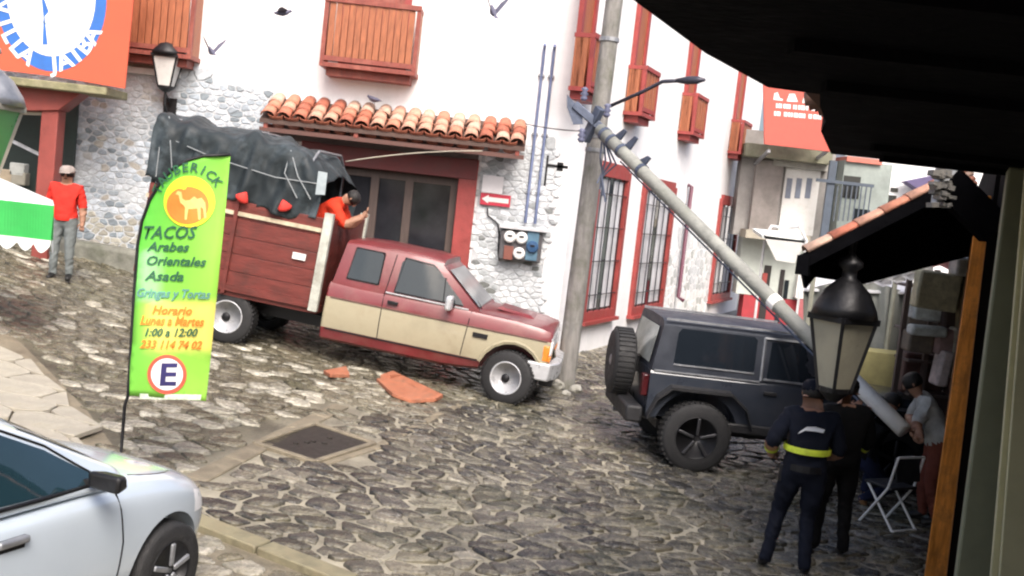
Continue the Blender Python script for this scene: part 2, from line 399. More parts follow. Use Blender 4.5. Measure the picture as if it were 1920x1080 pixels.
for poly in cells(-8, -2, 8, 14, .62, .46, .3, rp, lambda x, y: in_poly(x, y, SWP)):
    sp, c = stone_poly(poly, .012, rp)
    sp = [q for q in sp if in_poly(q[0], q[1], SWP)]
    if len(sp) < 4: continue
    o = MB().prism([(x - c[0], y - c[1], ter(x, y) - ter(*c)) for x, y in sp], (0, 0, rp.uniform(.03, .05))).build('flagstone', PALEC, pav, bevel=.006); o.location = (c[0], c[1], ter(*c) + .03)
# iron drain cover in a frame
g = empty('drain_cover', (mhc.x, mhc.y, ter(mhc.x, mhc.y))); tag(g, 'dark rusty iron drain cover set in the cobbles in front of the pickup', 'drain cover')
IRON = mat('wet rusty iron', (.024, .019, .015), .6, metal=.1, var=.35, scale=8, bump=.3, bscale=60)
L4 = [p - Vector((mhc.x, mhc.y, ter(mhc.x, mhc.y))) for p in MH]; L4 = [Vector((p.x, p.y, ter(p.x + mhc.x, p.y + mhc.y) - ter(mhc.x, mhc.y))) for p in L4]
MB().prism([p + Vector((0, 0, -.05)) for p in L4], (0, 0, .07)).build('plate', IRON, g, bevel=.01)
for a, b in zip(L4, L4[1:] + L4[:1]): MB().bar(a * 1.06 + Vector((0, 0, .01)), b * 1.06 + Vector((0, 0, .01)), .07, .06).build('frame_bar', MUDC, g, bevel=.01)
for u, v in ((.3, .35), (.42, .42), (.5, .45), (.55, .6), (.75, .5)):
    p = (L4[0] * (1 - u) + L4[1] * u) * (1 - v) + (L4[3] * (1 - u) + L4[2] * u) * v
    MB().lathe([(.03, 0), (.03, .012), (.02, .018)], p + Vector((0, 0, .018)), 8).build('bolt', IRON, g)

# ------------------------------------------------------------ corner building
def stonework(parent, plane, regions, sx, sy, cols, rngs, limit=300, gap=(.006, .016), thick=(.006, .018)):
    """rubble on a wall: plane(u,v,d) -> point; regions: keep(u,v)"""
    L = []
    for (u0, u1, v0, v1, kp) in regions:
        for poly in cells(u0, u1, v0, v1, sx, sy, .36, rngs, kp):
            sp, c = stone_poly(poly, rngs.uniform(*gap), rngs)
            if len(sp) < 4: continue
            A = abs(sum(a[0] * b[1] - a[1] * b[0] for a, b in zip(sp, sp[1:] + sp[:1]))) / 2
            L.append((A, sp, c))
    L.sort(key=lambda s: -s[0]); rest = MB(); rc = []
    for i, (A, sp, c) in enumerate(L):
        h = rngs.uniform(*thick); vs = []; n = len(sp); o0 = plane(c[0], c[1], 0)
        for k, (s, d) in enumerate(((1, -.01), (.97, h * .6), (.78, h))):
            for u, v in sp: vs.append(plane(c[0] + (u - c[0]) * s, c[1] + (v - c[1]) * s, d + (rngs.uniform(-.004, .004) if k else 0)) - o0)
        fs = [(r * n + k, r * n + (k + 1) % n, (r + 1) * n + (k + 1) % n, (r + 1) * n + k) for r in range(2) for k in range(n)] + [tuple(2 * n + k for k in range(n))]
        cc = cols(c[0], c[1], rngs); wq = min(.85, max(0, mnoise.noise(Vector((c[0] * 1.3, c[1] * 1.7, 2.5))) * 1.6 + .3)); cc = tuple(x + (y - x) * wq for x, y in zip(cc, (.56, .59, .61)))
        if i < limit: o = MB().add(vs, fs).build('stone', STONEW, parent, col=cc); o.location = o0
        else: rest.add([v + o0 for v in vs], fs); rc += [cc] * len(vs)
    if rest.v: o = rest.build('stones', STONEW, parent, col=rc); o['kind'] = 'stuff'

bl = empty('corner_building', (0, 0, 0)); tag(bl, 'white corner house with grey rubble ground floor, red balconies and tiled awning', 'building')
XL, XR, ZT = -11.0, CORN.x, 9.5
DX0, DX1, DZ0, DZ1 = -3.55, -1.12, .3, 3.33          # doorway opening under the awning
# front wall, with the doorway left open
mb = MB(); T = .35
def wallbox(x0, x1, z0, z1): mb.box(((x0 + x1) / 2, YF + T / 2, (z0 + z1) / 2), (x1 - x0, T, z1 - z0))
wallbox(XL, DX0, -.5, ZT); wallbox(DX1, XR, -.5, ZT); wallbox(DX0, DX1, DZ1, ZT); wallbox(DX0, DX1, -.5, .55)
fw = mb.build('front_wall', STUCCO, bl)
rs = random.Random(5)
def kpL(u, v): return -9.4 < u < -4.45 and .9 < v < 4.47 + .05 * math.sin(u * 3)
def kpR(u, v): return (-.76 < u < .62 + .12 * math.sin(v * 2.3) - .12 * (v > 3)) and .3 < v < 4.0
def stc(u, v, r):
    q = r.random()
    if u > -2: 
        k = .5 if u < .1 else .75
        g = r.uniform(.85, 1.1); return tuple(x * g for x in ((.74, .76, .77) if q < k else ((.4, .43, .44) if q < .85 else (.17, .18, .17))))
    g = r.uniform(.82, 1.12)
    if v < 2.0 and q < .6: return tuple(x * g for x in (.36, .35, .3))
    return tuple(x * g for x in ((.5, .55, .6) if q < .45 else ((.36, .41, .46) if q < .78 else ((.22, .26, .29) if q < .94 else (.38, .36, .32)))))
mo = MB(); mo.box(((-9.4 - 4.45) / 2, YF - .012, (.6 + 4.49) / 2), (4.95, .02, 3.89)).build('mortar', MORTAR, fw)
MB().box(((-.76 + .5) / 2, YF - .012, 2.1), (1.26, .02, 3.8)).build('mortar', MORTAR, fw)
stonework(fw, lambda u, v, d: Vector((u, YF - .022 - d, v)), [(-9.4, -4.3, .9, 4.6, kpL), (-.8, .9, .3, 4.1, kpR)], .16, .1, stc, rs)
# side wall along the street
sw = MB(); LEN = 17.2
FRW = []   # side-street windows: (t0,t1,z0,z1)
def rect_fr(x0, y0, x1, y1, x2, y2, x3, y3):
    a, b, c, d = FR(x0, y0), FR(x1, y1), FR(x2, y2), FR(x3, y3)      # tl tr br bl
    return (a[0] + d[0]) / 2, (b[0] + c[0]) / 2, (c[1] + d[1]) / 2, (a[1] + b[1]) / 2
FRW.append(rect_fr(1124, 332, 1172, 336, 1142, 578, 1086, 585)); FRW.append(rect_fr(1206, 345, 1256, 372, 1236, 568, 1184, 574)); FRW.append(rect_fr(1349, 384, 1383, 388, 1362, 548, 1331, 552))
def slab(mb, t0, t1, z0, z1, o0, o1):
    p = [FRP(t, z, o) for o in (o0, o1) for t, z in ((t0, z0), (t1, z0), (t1, z1), (t0, z1))]
    mb.add(p, [(3, 2, 1, 0), (4, 5, 6, 7), (0, 1, 5, 4), (1, 2, 6, 5), (2, 3, 7, 6), (3, 0, 4, 7)]); return mb
slab(sw, .003, LEN, -.5, ZT, -.35, 0)
sideW = sw.build('side_wall', STUCCO, bl)
MB().box((XL / 2 + XR / 2, YF + 5, ZT + .1), (XR - XL + .6, 10.4, .2)).build('roof', CONC, bl)
MB().box((XL / 2 - 1, YF + 9.5, 4.5), (XR - XL - 3, .3, 9.6)).build('rear_wall', STUCCO, bl)
# stones showing through the whitewash low on the side wall
def kpS(u, v): return 7.3 + .6 * math.sin(v * 3) < u < 13 and .2 < v < 2.6 and not (FRW[2][0] - .15 < u < FRW[2][1] + .15 and v > FRW[2][2] - .15)
stonework(sideW, lambda u, v, d: FRP(u, v, d - .006), [(7, 13, .2, 2.6, kpS)], .34, .22, lambda u, v, r: tuple(x * .95 for x in ((.78, .79, .78) if r.random() < .75 else (.5, .52, .5))), rs, 300)
LACE = mat('pale curtain', (.5, .5, .52), .9, var=.35, scale=5, bump=.2, stretch=(1, 1, .2))
for (t0, t1, z0, z1) in FRW:
    wnd = MB(); slab(wnd, t0, t1, z0, z1, .004, .02); w_ = wnd.build('window', DGLASS, bl)
    f = .16 if z1 - z0 > 1.9 else .14
    for nm, a in (('jamb', (t0 - f, t0, z0 - f, z1 + f)), ('jamb', (t1, t1 + f, z0 - f, z1 + f)), ('lintel', (t0 + .002, t1 - .002, z1, z1 + f * 1.7)), ('rail', (t0 + .002, t1 - .002, z0 - f, z0))):
        slab(MB(), *a, .003, .09).build(nm, REDP, w_)
    slab(MB(), t0 - f - .05, t1 + f + .05, z0 - f - .07, z0 - f - .003, .003, .16).build('sill', REDP, w_)
    k = 5
    for i in range(k): 
        t = t0 + (t1 - t0) * (i + .5) / k; MB().tube([FRP(t, z0, .06), FRP(t, z1, .06)], .011, 6).build('grille_bar', BLACKM, w_)
    for i in range(4):
        z = z0 + (z1 - z0) * (i + .5) / 4; MB().tube([FRP(t0, z, .075), FRP(t1, z, .075)], .01, 6).build('grille_bar', BLACKM, w_)
    for a, b in ((.08, .42), (.58, .92)):
        slab(MB(), t0 + (t1 - t0) * a, t0 + (t1 - t0) * b, z0 + .05, z1 - .05, .021, .026).build('curtain', LACE, w_)
# balconies: front ones (box of slats) and side-street ones
def slat_box(parent, P, a0, a1, z0, z1, dep, m_slat, m_rail, n, wood=True):
    """P(a, z, d) -> point on the facade; a box balcony with upright slats on a moulded base"""
    r = MB().add([P(a, z, d) for d in (.002, dep) for a, z in ((a0, z0), (a1, z0), (a1, z0 + .07), (a0, z0 + .07))], [(3, 2, 1, 0), (4, 5, 6, 7), (0, 1, 5, 4), (1, 2, 6, 5), (2, 3, 7, 6), (3, 0, 4, 7)]).build('balcony', m_rail, parent)
    def bx(nm, m, a, b, z, y, d0, d1): return MB().add([P(q, h, d) for d in (d0, d1) for q, h in ((a, z), (b, z), (b, y), (a, y))], [(3, 2, 1, 0), (4, 5, 6, 7), (0, 1, 5, 4), (1, 2, 6, 5), (2, 3, 7, 6), (3, 0, 4, 7)]).build(nm, m, r)
    bx('base_moulding', m_rail, a0 + .1, a1 - .1, z0 - .13, z0 - .003, .003, dep * .75)
    bx('bottom_rail', m_rail, a0 + .04, a1 - .04, z0 + .1, z0 + .18, dep - .07, dep - .01)
    bx('top_rail', m_rail, a0, a1, z1 - .08, z1, dep - .09, dep + .01)
    for a in (a0 + .002, a1 - .072): bx('corner_post', m_rail, a, a + .07, z0 + .073, z1 - .083, dep - .075, dep - .005)
    for i in range(n):
        w = (a1 - a0 - .18) / n; a = a0 + .09 + w * i; bx('slat', m_slat, a + w * .06, a + w * .94, z0 + .183, z1 - .083, dep - .055 + .008 * (i % 2), dep - .025 + .008 * (i % 2))
    for e in (a0 + .02, a1 - .05):
        bx('top_rail', m_rail, e - .005, e + .035, z1 - .075, z1 - .005, .003, dep - .093)
        k = 4
        for i in range(k): d = .05 + (dep - .2) * (i + .5) / k; bx('slat', m_slat, e, e + .03, z0 + .073, z1 - .078, d - .05, d + .045)
    return r
def PF(a, z, d): return Vector((a, YF - d, z))
x0, z0 = FL(598, 120, YF - .55); x1, _ = FL(778, 143, YF - .55); _, zt = FL(640, 2, YF - .55)
slat_box(bl, PF, x0, x1, z0 - .02, zt + .06, .55, ORW, REDW, 13)
x2, z2 = FL(232, 95, YF - .55); x3, _ = FL(352, 108, YF - .55)
slat_box(bl, PF, x2 - .6, x3 + .05, z2 - .02, zt + .06, .55, ORW, REDW, 13)
def door_leaf(P, a0, a1, z0, z1, m):
    d = MB().add([P(q, h, e) for e in (.003, .05) for q, h in ((a0, z0), (a1, z0), (a1, z1), (a0, z1))], [(3, 2, 1, 0), (4, 5, 6, 7), (0, 1, 5, 4), (1, 2, 6, 5), (2, 3, 7, 6), (3, 0, 4, 7)]).build('balcony_door', m, bl)
    for q in (a0 - .12, a1 + .003): MB().add([P(u, h, e) for e in (.004, .09) for u, h in ((q, z0), (q + .117, z0), (q + .117, z1 + .1), (q, z1 + .1))], [(3, 2, 1, 0), (4, 5, 6, 7), (0, 1, 5, 4), (1, 2, 6, 5), (2, 3, 7, 6), (3, 0, 4, 7)]).build('jamb', REDP, d)
    return d
door_leaf(PF, x0 + .35, x1 - .35, z0 + .08, z0 + 2.4, REDW); door_leaf(PF, x2 - .2, x3 - .35, z2 + .08, z2 + 2.4, REDW)
def PS(a, z, d): return FRP(a, z, d)
for k, ((ax, ay), w, h) in enumerate((((1118, 178), .9, .95), ((1213, 222), 1.0, .95), ((1308, 257), 1.15, .95), ((1394, 292), 1.2, .95))):
    t, z = FR(ax, ay, .35); slat_box(bl, PS, t - w / 2, t + w / 2, z, z + h, .38, ORW, REDP, 8); door_leaf(PS, t - w * .28, t + w * .28, z + .08, z + 2.4, ORW)
# awning of barrel tiles over the doorway
ex0, ez0 = FL(488, 218, YF - .75); ex1, ez1 = FL(985, 272, YF - .75); wz = ez0 + .42
aw = MB().add([(ex0, YF - .78, ez0 - .04), (ex1, YF - .78, ez0 - .04), (ex1, YF - .003, wz - .04), (ex0, YF - .003, wz - .04), (ex0, YF - .78, ez0 - .1), (ex1, YF - .78, ez0 - .1), (ex1, YF - .003, wz - .1), (ex0, YF - .003, wz - .1)],
    [(0, 1, 2, 3), (7, 6, 5, 4), (0, 4, 5, 1), (1, 5, 6, 2), (2, 6, 7, 3), (3, 7, 4, 0)]).build('awning', mat('brown boards', (.09, .055, .045), .8, var=.3, scale=4, bump=.3), bl)
def tile_mesh(r0, r1, L, n=7):
    mb = MB(); vs = []
    for x, r in ((0, r0), (L, r1)):
        for k in range(n):
            t = math.pi * k / (n - 1)
            for q in (r, r - .018): vs.append((q * math.cos(t), x, q * math.sin(t) * .85))
    fs = []
    for k in range(n - 1):
        a, b = 2 * k, 2 * n + 2 * k
        fs += [(a, a + 2, b + 2, b), (a + 1, b + 1, b + 3, a + 3), (a, a + 1, a + 3, a + 2), (b, b + 2, b + 3, b + 1)]
    fs += [(0, 2 * n, 2 * n + 1, 1), (2 * n - 2, 2 * n - 1, 4 * n - 1, 4 * n - 2)]
    return vs, fs
ang = math.atan2(wz - ez0, .78); TL = math.hypot(wz - ez0, .78)
NT = 17; sp_ = (ex1 - ex0) / NT
tv, tf = tile_mesh(.128, .1, .36)
rt = random.Random(11)
tint = [(.42, .14, .085), (.36, .12, .07), (.46, .19, .12), (.5, .27, .19), (.5, .33, .25), (.32, .1, .06)]
tmesh = []
for cc in tint:
    ob = MB().add(tv, tf).build('roof_tile', TERRA, None, col=cc, smooth=True); tmesh.append(ob.data); kill(ob)
for i in range(NT):
    for j in range(3):
        q = rt.random(); o = bpy.data.objects.new('roof_tile', tmesh[min(5, int(q * 6))] if i < 7 or i > 13 else tmesh[rt.choice((2, 3, 4, 3))]); COL.objects.link(o); o.parent = aw
        s = .02 + j * .27; o.location = (ex0 + sp_ * (i + .5) + rt.uniform(-.012, .012), YF - .82 + s * math.cos(ang), ez0 - .02 + s * math.sin(ang) + .02 * j * 0 + .012 * (2 - j))
        o.rotation_euler = (ang - .03, 0, rt.uniform(-.03, .03))
        if j < 3 and i < NT - 1 and j != 1:
            p = bpy.data.objects.new('pan_tile', tmesh[rt.choice((0, 1, 5))]); COL.objects.link(p); p.parent = aw
            p.location = (ex0 + sp_ * (i + 1), YF - .8 + j * .2 * math.cos(ang), ez0 + .06 + j * .2 * math.sin(ang)); p.rotation_euler = (ang, math.pi, 0); p.scale = (1, 1, .55)
for x in (ex0 + .1, (ex0 + ex1) / 2 - .6, ex1 - .12): MB().bar((x, YF - .76, ez0 - .14), (x, YF - .003, ez0 - .14), .07, .08).build('rafter', REDW, aw)
MB().bar((ex0, YF - .72, ez0 - .2), (ex1, YF - .72, ez0 - .2), .07, .07).build('beam', mat('brown beam', (.12, .06, .05), .8), aw)
# wall strip above the door with the awning shade painted in, red frame, glazed door
BAND = mat('maroon paint', (.16, .045, .045), .7, var=.2, scale=4, bump=.2)
MB().box(((DX0 - .9 + DX1 + .3) / 2, YF - .012, 3.83), (DX1 - DX0 + 1.2, .024, .4)).build('band', mat('awning shade on plaster', (.17, .13, .12), .85, var=.2, scale=4, bump=.3), bl)
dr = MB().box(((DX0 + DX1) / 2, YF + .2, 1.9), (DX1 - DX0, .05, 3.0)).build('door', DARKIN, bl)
for nm, c, d in (('door_jamb', (DX1 + .16, YF - .01, 1.9), (.318, .16, 3.5)), ('door_jamb', (DX0 - .16, YF - .01, 1.9), (.318, .16, 3.5))): MB().box(c, d).build(nm, REDP, dr, bevel=.01)
MB().box(((DX0 + DX1) / 2, YF - .02, DZ1 + .14), (DX1 - DX0 + .6, .18, .34)).build('door_lintel', BAND, dr, bevel=.01)
DOORW = mat('grey brown door wood', (.085, .06, .052), .6, var=.25, scale=4, stretch=(6, 6, 1))
GPANE = mat('smoky pane', (.022, .023, .028), .15, var=.3, scale=2, bump=0)
for x in (DX1 - .06, DX1 - .85, DX1 - 1.45, DX0 + .06): MB().box((x, YF + .13, 1.95), (.14, .07, 2.72)).build('stile', DOORW, dr)
for z in (.66, 1.5, 3.24): MB().box(((DX0 + DX1) / 2, YF + .135, z), (DX1 - DX0 - .1, .05, .16)).build('rail', DOORW, dr)
for xa, xc in ((DX1 - .78, DX1 - .13), (DX1 - 1.38, DX1 - .92), (DX0 + .13, DX1 - 1.52)): MB().box(((xa + xc) / 2, YF + .15, 2.37), (xc - xa, .012, 1.58)).build('pane', GPANE, dr)
MB().box(((DX0 + DX1) / 2, YF - .1, .62), (DX1 - DX0 - .02, .36, .5)).build('door_step', CONC, bl, bevel=.02)
# plinth at the foot of the rubble wall
PLN = mat('mossy plinth', (.2, .2, .17), .85, var=.35, scale=4, bump=.5, dirt=(.07, .08, .05, .7), dscale=2.5)
MB().add([(-8.3, YF - .35, .7), (-5.6, YF - .35, .5), (-5.6, YF - .05, .5), (-8.3, YF - .05, .7), (-8.3, YF - .3, 1.55), (-5.6, YF - .3, 1.38), (-5.6, YF - .05, 1.42), (-8.3, YF - .05, 1.6)], [(3, 2, 1, 0), (4, 5, 6, 7), (0, 1, 5, 4), (1, 2, 6, 5), (2, 3, 7, 6), (3, 0, 4, 7)]).build('plinth', PLN, bl, bevel=.06)
# downpipe on the side wall, small white cornice by the left balcony
PURP = mat('maroon pipe paint', (.13, .045, .07), .5)
t_, z_ = FR(1297, 350, .1); _, zb_ = FR(1276, 556, .1)
MB().tube([FRP(t_, z_ + .02, .003), FRP(t_, z_, .1), FRP(t_, zb_, .1), FRP(t_, zb_ - .08, .25)], .05, 8).build('downpipe', PURP, bl, smooth=True)
MB().box(((-7.3 - 6.2) / 2, YF - .06, 4.53), (1.4, .12, .1)).build('cornice', WHITEP, bl)
for i in range(3): MB().box((-6.75, YF - .03, 4.62 + i * .07), (1.2, .05, .045)).build('cornice_strip', PALEC, bl)

# ------------------------------------------------------------ things on the fronts
# left doorway with the orange banner
YD = 17.6
shop = empty('shop_porch', at(40, 420, YD)); base = shop.location.copy()
tag(shop, 'red porch with dark doorway at the left edge under the orange banner', 'porch')
def rel(v): return Vector(v) - base
SHOPR = mat('shop red paint', (.24, .05, .04), .6, var=.2, scale=3, bump=.2)
xa, za = FL(76, 230, YD); xb_, _ = FL(108, 230, YD); ztop = FL(90, 205, YD)[1]
zg = ter(xa, YD) - .1
MB().box(rel(((xa + xb_) / 2, YD + .15, (zg + ztop) / 2)), (xb_ - xa, .3, ztop - zg)).build('column', SHOPR, shop, bevel=.015)
p = [at(-90, 140, YD), at(160, 170, YD), at(112, 207, YD), at(60, 208, YD), at(-90, 195, YD)]
MB().prism([rel((q.x, YD - .05, q.z)) for q in p], (0, .4, 0)).build('lintel', SHOPR, shop, bevel=.01)
a, b = at(-90, 137, YD - .2), at(205, 168, YD - .2); LEDGE = mat('mossy ledge', (.25, .23, .14), .85, var=.35, scale=5, bump=.5, dirt=(.12, .13, .05, .7), dscale=3)
MB().box(rel(((a.x + b.x) / 2, YD + .15, (a.z + b.z) / 2 - .03)), (b.x - a.x, .95, .13)).build('ledge', LEDGE, shop, bevel=.02)
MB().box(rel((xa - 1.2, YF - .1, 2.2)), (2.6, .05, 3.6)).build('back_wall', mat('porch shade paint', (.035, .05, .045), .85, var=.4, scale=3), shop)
MB().bar(rel(at(18, 262, YD + .2)), rel(at(75, 290, YD + .2)), .05, .05).build('brace', STEEL, shop)
MB().bar(rel(at(-60, 208, YD + .1)), rel(at(90, 214, YD + .1)), .04, .05).build('rail', PALEC, shop)
for i, (px, py, c) in enumerate(((38, 335, (.25, .24, .2)), (36, 318, (.4, .42, .4)), (14, 330, (.3, .25, .18)))):
    q = at(px, py, YD + .8); MB().box(rel(q), (.25, .2, .22)).build('shelf_box', mat('porch goods %d' % i, c, .8), shop, bevel=.02)
# banner
YB = 17.25
bp = [at(-160, -150, YB), at(266, -150, YB), at(250, 0, YB), at(234, 166, YB), at(100, 143, YB), at(-160, 112, YB)]
ban = empty('banner', bp[3]); bb = ban.location.copy(); tag(ban, 'orange banner with a blue oval ring reading VILLA JAIBA above the porch', 'banner')
ORB = mat('orange banner cloth', (.56, .1, .05), .8, var=.08, scale=1.5, bump=.1, bscale=8)
BLUE = mat('banner blue', (.035, .14, .45), .8, var=.15, scale=5, bump=0); BWHITE = mat('banner white', (.8, .8, .8), .8, var=.03, bump=0)
MB().prism([q - bb for q in bp], (0, .03, 0)).build('cloth', ORB, ban)
def bpx(px, py, d): q = at(px, py, YB); return Vector((q.x, YB - d, q.z)) - bb
cxp, cyp, rx, ry = 96, -8, 104, 142
def disc(k, d, n=48): return [bpx(cxp + rx * k * math.cos(t) - .1 * ry * k * math.sin(t) * -1 * .3, cyp + ry * k * math.sin(t), d) for t in [2 * math.pi * i / n for i in range(n)]]
MB().add(disc(1, .004), [tuple(range(48))]).build('ring', BLUE, ban); MB().add(disc(.8, .007), [tuple(range(48))]).build('oval', BWHITE, ban)
MB().add([bpx(x, y, .010) for x, y in ((77, -20), (86, 5), (92, 22), (82, 34), (80, 84), (90, 84), (84, 30), (78, 0))], [(0, 1, 2, 3), (3, 4, 5, 6)]).build('emblem', BLUE, ban)
MB().add([bpx(x, y, .010) for x, y in ((100, 26), (126, -2), (130, 2), (104, 30), (112, 52), (108, 54), (64, 36), (67, 34))], [(0, 1, 2, 3), (4, 5, 6, 7)]).build('emblem', mat('pale blue print', (.4, .55, .75), .8), ban)
word = "VILLA JAIBA"
for i, ch in enumerate(word):
    if ch == ' ': continue
    th = R(168 - i * 12.9 - (4 if i > 5 else -2)) ; th2 = -th
    mx_, my_ = cxp + rx * .9 * math.cos(th), cyp + ry * .9 * math.sin(th)
    ta = math.atan2(-ry * math.cos(th), rx * math.sin(th))      # running along the lower ring, left to right
    me = text_mesh(ch, 44, bold=1.2); w = max((v.co.x for v in me.vertices), default=0)
    def fn(u, v, mx_=mx_, my_=my_, ta=ta, w=w): u -= w / 2; v -= 14; return bpx(mx_ + u * math.cos(ta) + v * math.sin(ta), my_ + u * math.sin(ta) - v * math.cos(ta), .012)
    print_on('lettering', me, fn, BWHITE, ban)
# feather flag
YG = 8.9
fp = gnd(222, 925); fpole = empty('feather_flag', (fp.x, fp.y, ter(fp.x, fp.y))); fb = fpole.location.copy()
tag(fpole, 'bright green feather flag advertising tacos on a thin pole behind the silver car', 'flag')
def fy(px, py): return YG + .04 * math.sin(py / 60 + px / 45) + .022 * math.sin(px / 23 - py / 90)
def fpt(px, py, d=0): q = at(px, py, fy(px, py) - d); return q - fb
outl = [(240, 742), (246, 640), (252, 540), (258, 460), (266, 415), (281, 375), (300, 343), (325, 316), (352, 300), (383, 292), (432, 290), (424, 380), (414, 480), (404, 580), (394, 680), (386, 752), (330, 748), (285, 744)]
bm = bmesh.new(); f_ = bm.faces.new([bm.verts.new((x, y, 0)) for x, y in outl]); bmesh.ops.triangulate(bm, faces=[f_])
for _ in range(5): bmesh.ops.subdivide_edges(bm, edges=[e for e in bm.edges if e.calc_length() > 22], cuts=1); bmesh.ops.triangulate(bm, faces=bm.faces[:])
pix = [(v.co.x, v.co.y) for v in bm.verts]
for v in bm.verts: v.co = fpt(v.co.x, v.co.y)
me = bpy.data.meshes.new('cloth'); bm.to_mesh(me); bm.free(); me.materials.append(mat('flag print', (.3, .6, .1), .75, attr='Col', var=.06, scale=4, bump=.1, bscale=10))
def flagcol(x, y):
    t = min(1, max(0, (x - 240) / 150 * .6 + (y - 300) / 450 * .6)); c = [a + (b - a) * t for a, b in zip((.04, .46, .045), (.26, .55, .06))]
    if 560 < y < 665: k = min(1, (y - 560) / 15, (665 - y) / 15) * min(1, max(0, (x - 262) / 30)) * .8; c = [a + (b - a) * k for a, b in zip(c, (.85, .68, .16))]
    if 470 < y < 570 and x < 310: k = .6 * max(0, 1 - abs(x - 280) / 35); c = [a + (b - a) * k for a, b in zip(c, (.4, .75, .45))]
    return c
setcol(me, [flagcol(*q) for q in pix]); me.polygons.foreach_set('use_smooth', [True] * len(me.polygons))
cl = bpy.data.objects.new('cloth', me); COL.objects.link(cl); cl.parent = fpole
sol = cl.modifiers.new('s', 'SOLIDIFY'); sol.thickness = .002; sol.offset = 1
edge = [fpt(x, y) for x, y in [(222, 925), (226, 860), (234, 760)] + outl[:11]]; edge[0] = Vector((0, 0, -.1))
MB().tube(edge, [.014] * 3 + [.013] * (len(edge) - 3), 6).build('pole', BLACKM, fpole, smooth=True)
MB().lathe([(.2, 0), (.2, .03), (.05, .06), (.03, .12)], (0, 0, 0), 14).build('base', BLACKM, fpole)
OFF = .008
def fdisc(cx, cy, r, d, m, nm, n=40, sq=1.0):
    MB().add([fpt(cx, cy, d)] + [fpt(cx + r * math.cos(2 * math.pi * k / n), cy + r * sq * math.sin(2 * math.pi * k / n), d) for k in range(n)], [(0, 1 + k, 1 + (k + 1) % n) for k in range(n)]).build(nm, m, fpole)
def ftext(txt, x, y, size, m, width=None, slope=.03, shear=.25, bold=.6, d=.014):
    me = text_mesh(txt, size, shear, bold); w = max(v.co.x for v in me.vertices); k = (width / w) if width else 1
    print_on('lettering', me, lambda u, v: fpt(x + u * k + v * .09, y + u * k * slope - v, d), m, fpole)
INK = mat('dark green ink', (.02, .1, .05), .7, bump=0); ORI = mat('orange ink', (.8, .2, .02), .7, bump=0); BLUI = mat('grey blue ink', (.1, .25, .22), .7, bump=0)
MB_Y = mat('sun yellow print', (.9, .68, .03), .7, bump=0); MB_O = mat('sun orange print', (.85, .2, .03), .7, bump=0); TAN = mat('tan print', (.85, .5, .16), .7, bump=0)
fdisc(355, 378, 48, .010, MB_Y, 'emblem'); fdisc(352, 385, 40, .014, MB_O, 'emblem', sq=.88)
camel = [(333, 358), (329, 364), (335, 366), (338, 380), (344, 385), (347, 390), (346, 412), (350, 412), (353, 392), (370, 391), (372, 412), (376, 412), (376, 388), (381, 392), (383, 410), (387, 408), (385, 380), (378, 371), (370, 373), (364, 368), (356, 375), (348, 376), (342, 372), (340, 360)]
bm = bmesh.new(); q = bm.faces.new([bm.verts.new((x, y, 0)) for x, y in camel]); bmesh.ops.triangulate(bm, faces=[q])
for v in bm.verts: v.co = fpt(v.co.x, v.co.y, .018)
me = bpy.data.meshes.new('emblem'); bm.to_mesh(me); bm.free(); me.materials.append(TAN); o = bpy.data.objects.new('emblem', me); COL.objects.link(o); o.parent = fpole
for i, ch in enumerate('TAUBERICK'):
    th = R(-158 + i * 15.2); me = text_mesh(ch, 25, .1, .5); w = max(v.co.x for v in me.vertices); X, Y = 355 + 56 * math.cos(th), 380 + 58 * math.sin(th); ta = th + math.pi / 2
    print_on('lettering', me, lambda u, v: fpt(X + (u - w / 2) * math.cos(ta) + v * math.sin(ta), Y + (u - w / 2) * math.sin(ta) - v * math.cos(ta), .014), INK, fpole)
ftext('TACOS', 264, 447, 33, INK, 104, .0); ftext('Arabes', 276, 470, 24, INK, 78, .02); ftext('Orientales', 272, 496, 24, INK, 114, .03); ftext('Asada', 272, 525, 25, INK, 72, .03)
ftext('Gringas y Tortas', 254, 556, 23, BLUI, 140, .03); ftext('Horario', 284, 588, 22, ORI, 76, .03); ftext('Lunes a Martes', 262, 608, 24, ORI, 120, .03)
ftext('1:00 a 12:00', 268, 630, 21, INK, 102, .01); ftext('233 114 74 02', 262, 652, 21, ORI, 116, .02)
RINGR = mat('ring red print', (.62, .1, .06), .7, bump=0); NAVYI = mat('navy ink', (.03, .025, .12), .7, bump=0)
fdisc(313, 702, 37, .010, RINGR, 'emblem'); fdisc(313, 702, 30, .014, BWHITE, 'emblem'); ftext('E', 296, 722, 58, NAVYI, 34, .0, 0, 1.5, .018)
MB().add([fpt(x, y, .012) for x, y in ((262, 738), (378, 740), (376, 750), (262, 748))], [(0, 1, 2, 3)]).build('lettering', mat('pale strip print', (.6, .7, .55), .7, var=.4, scale=60), fpole)

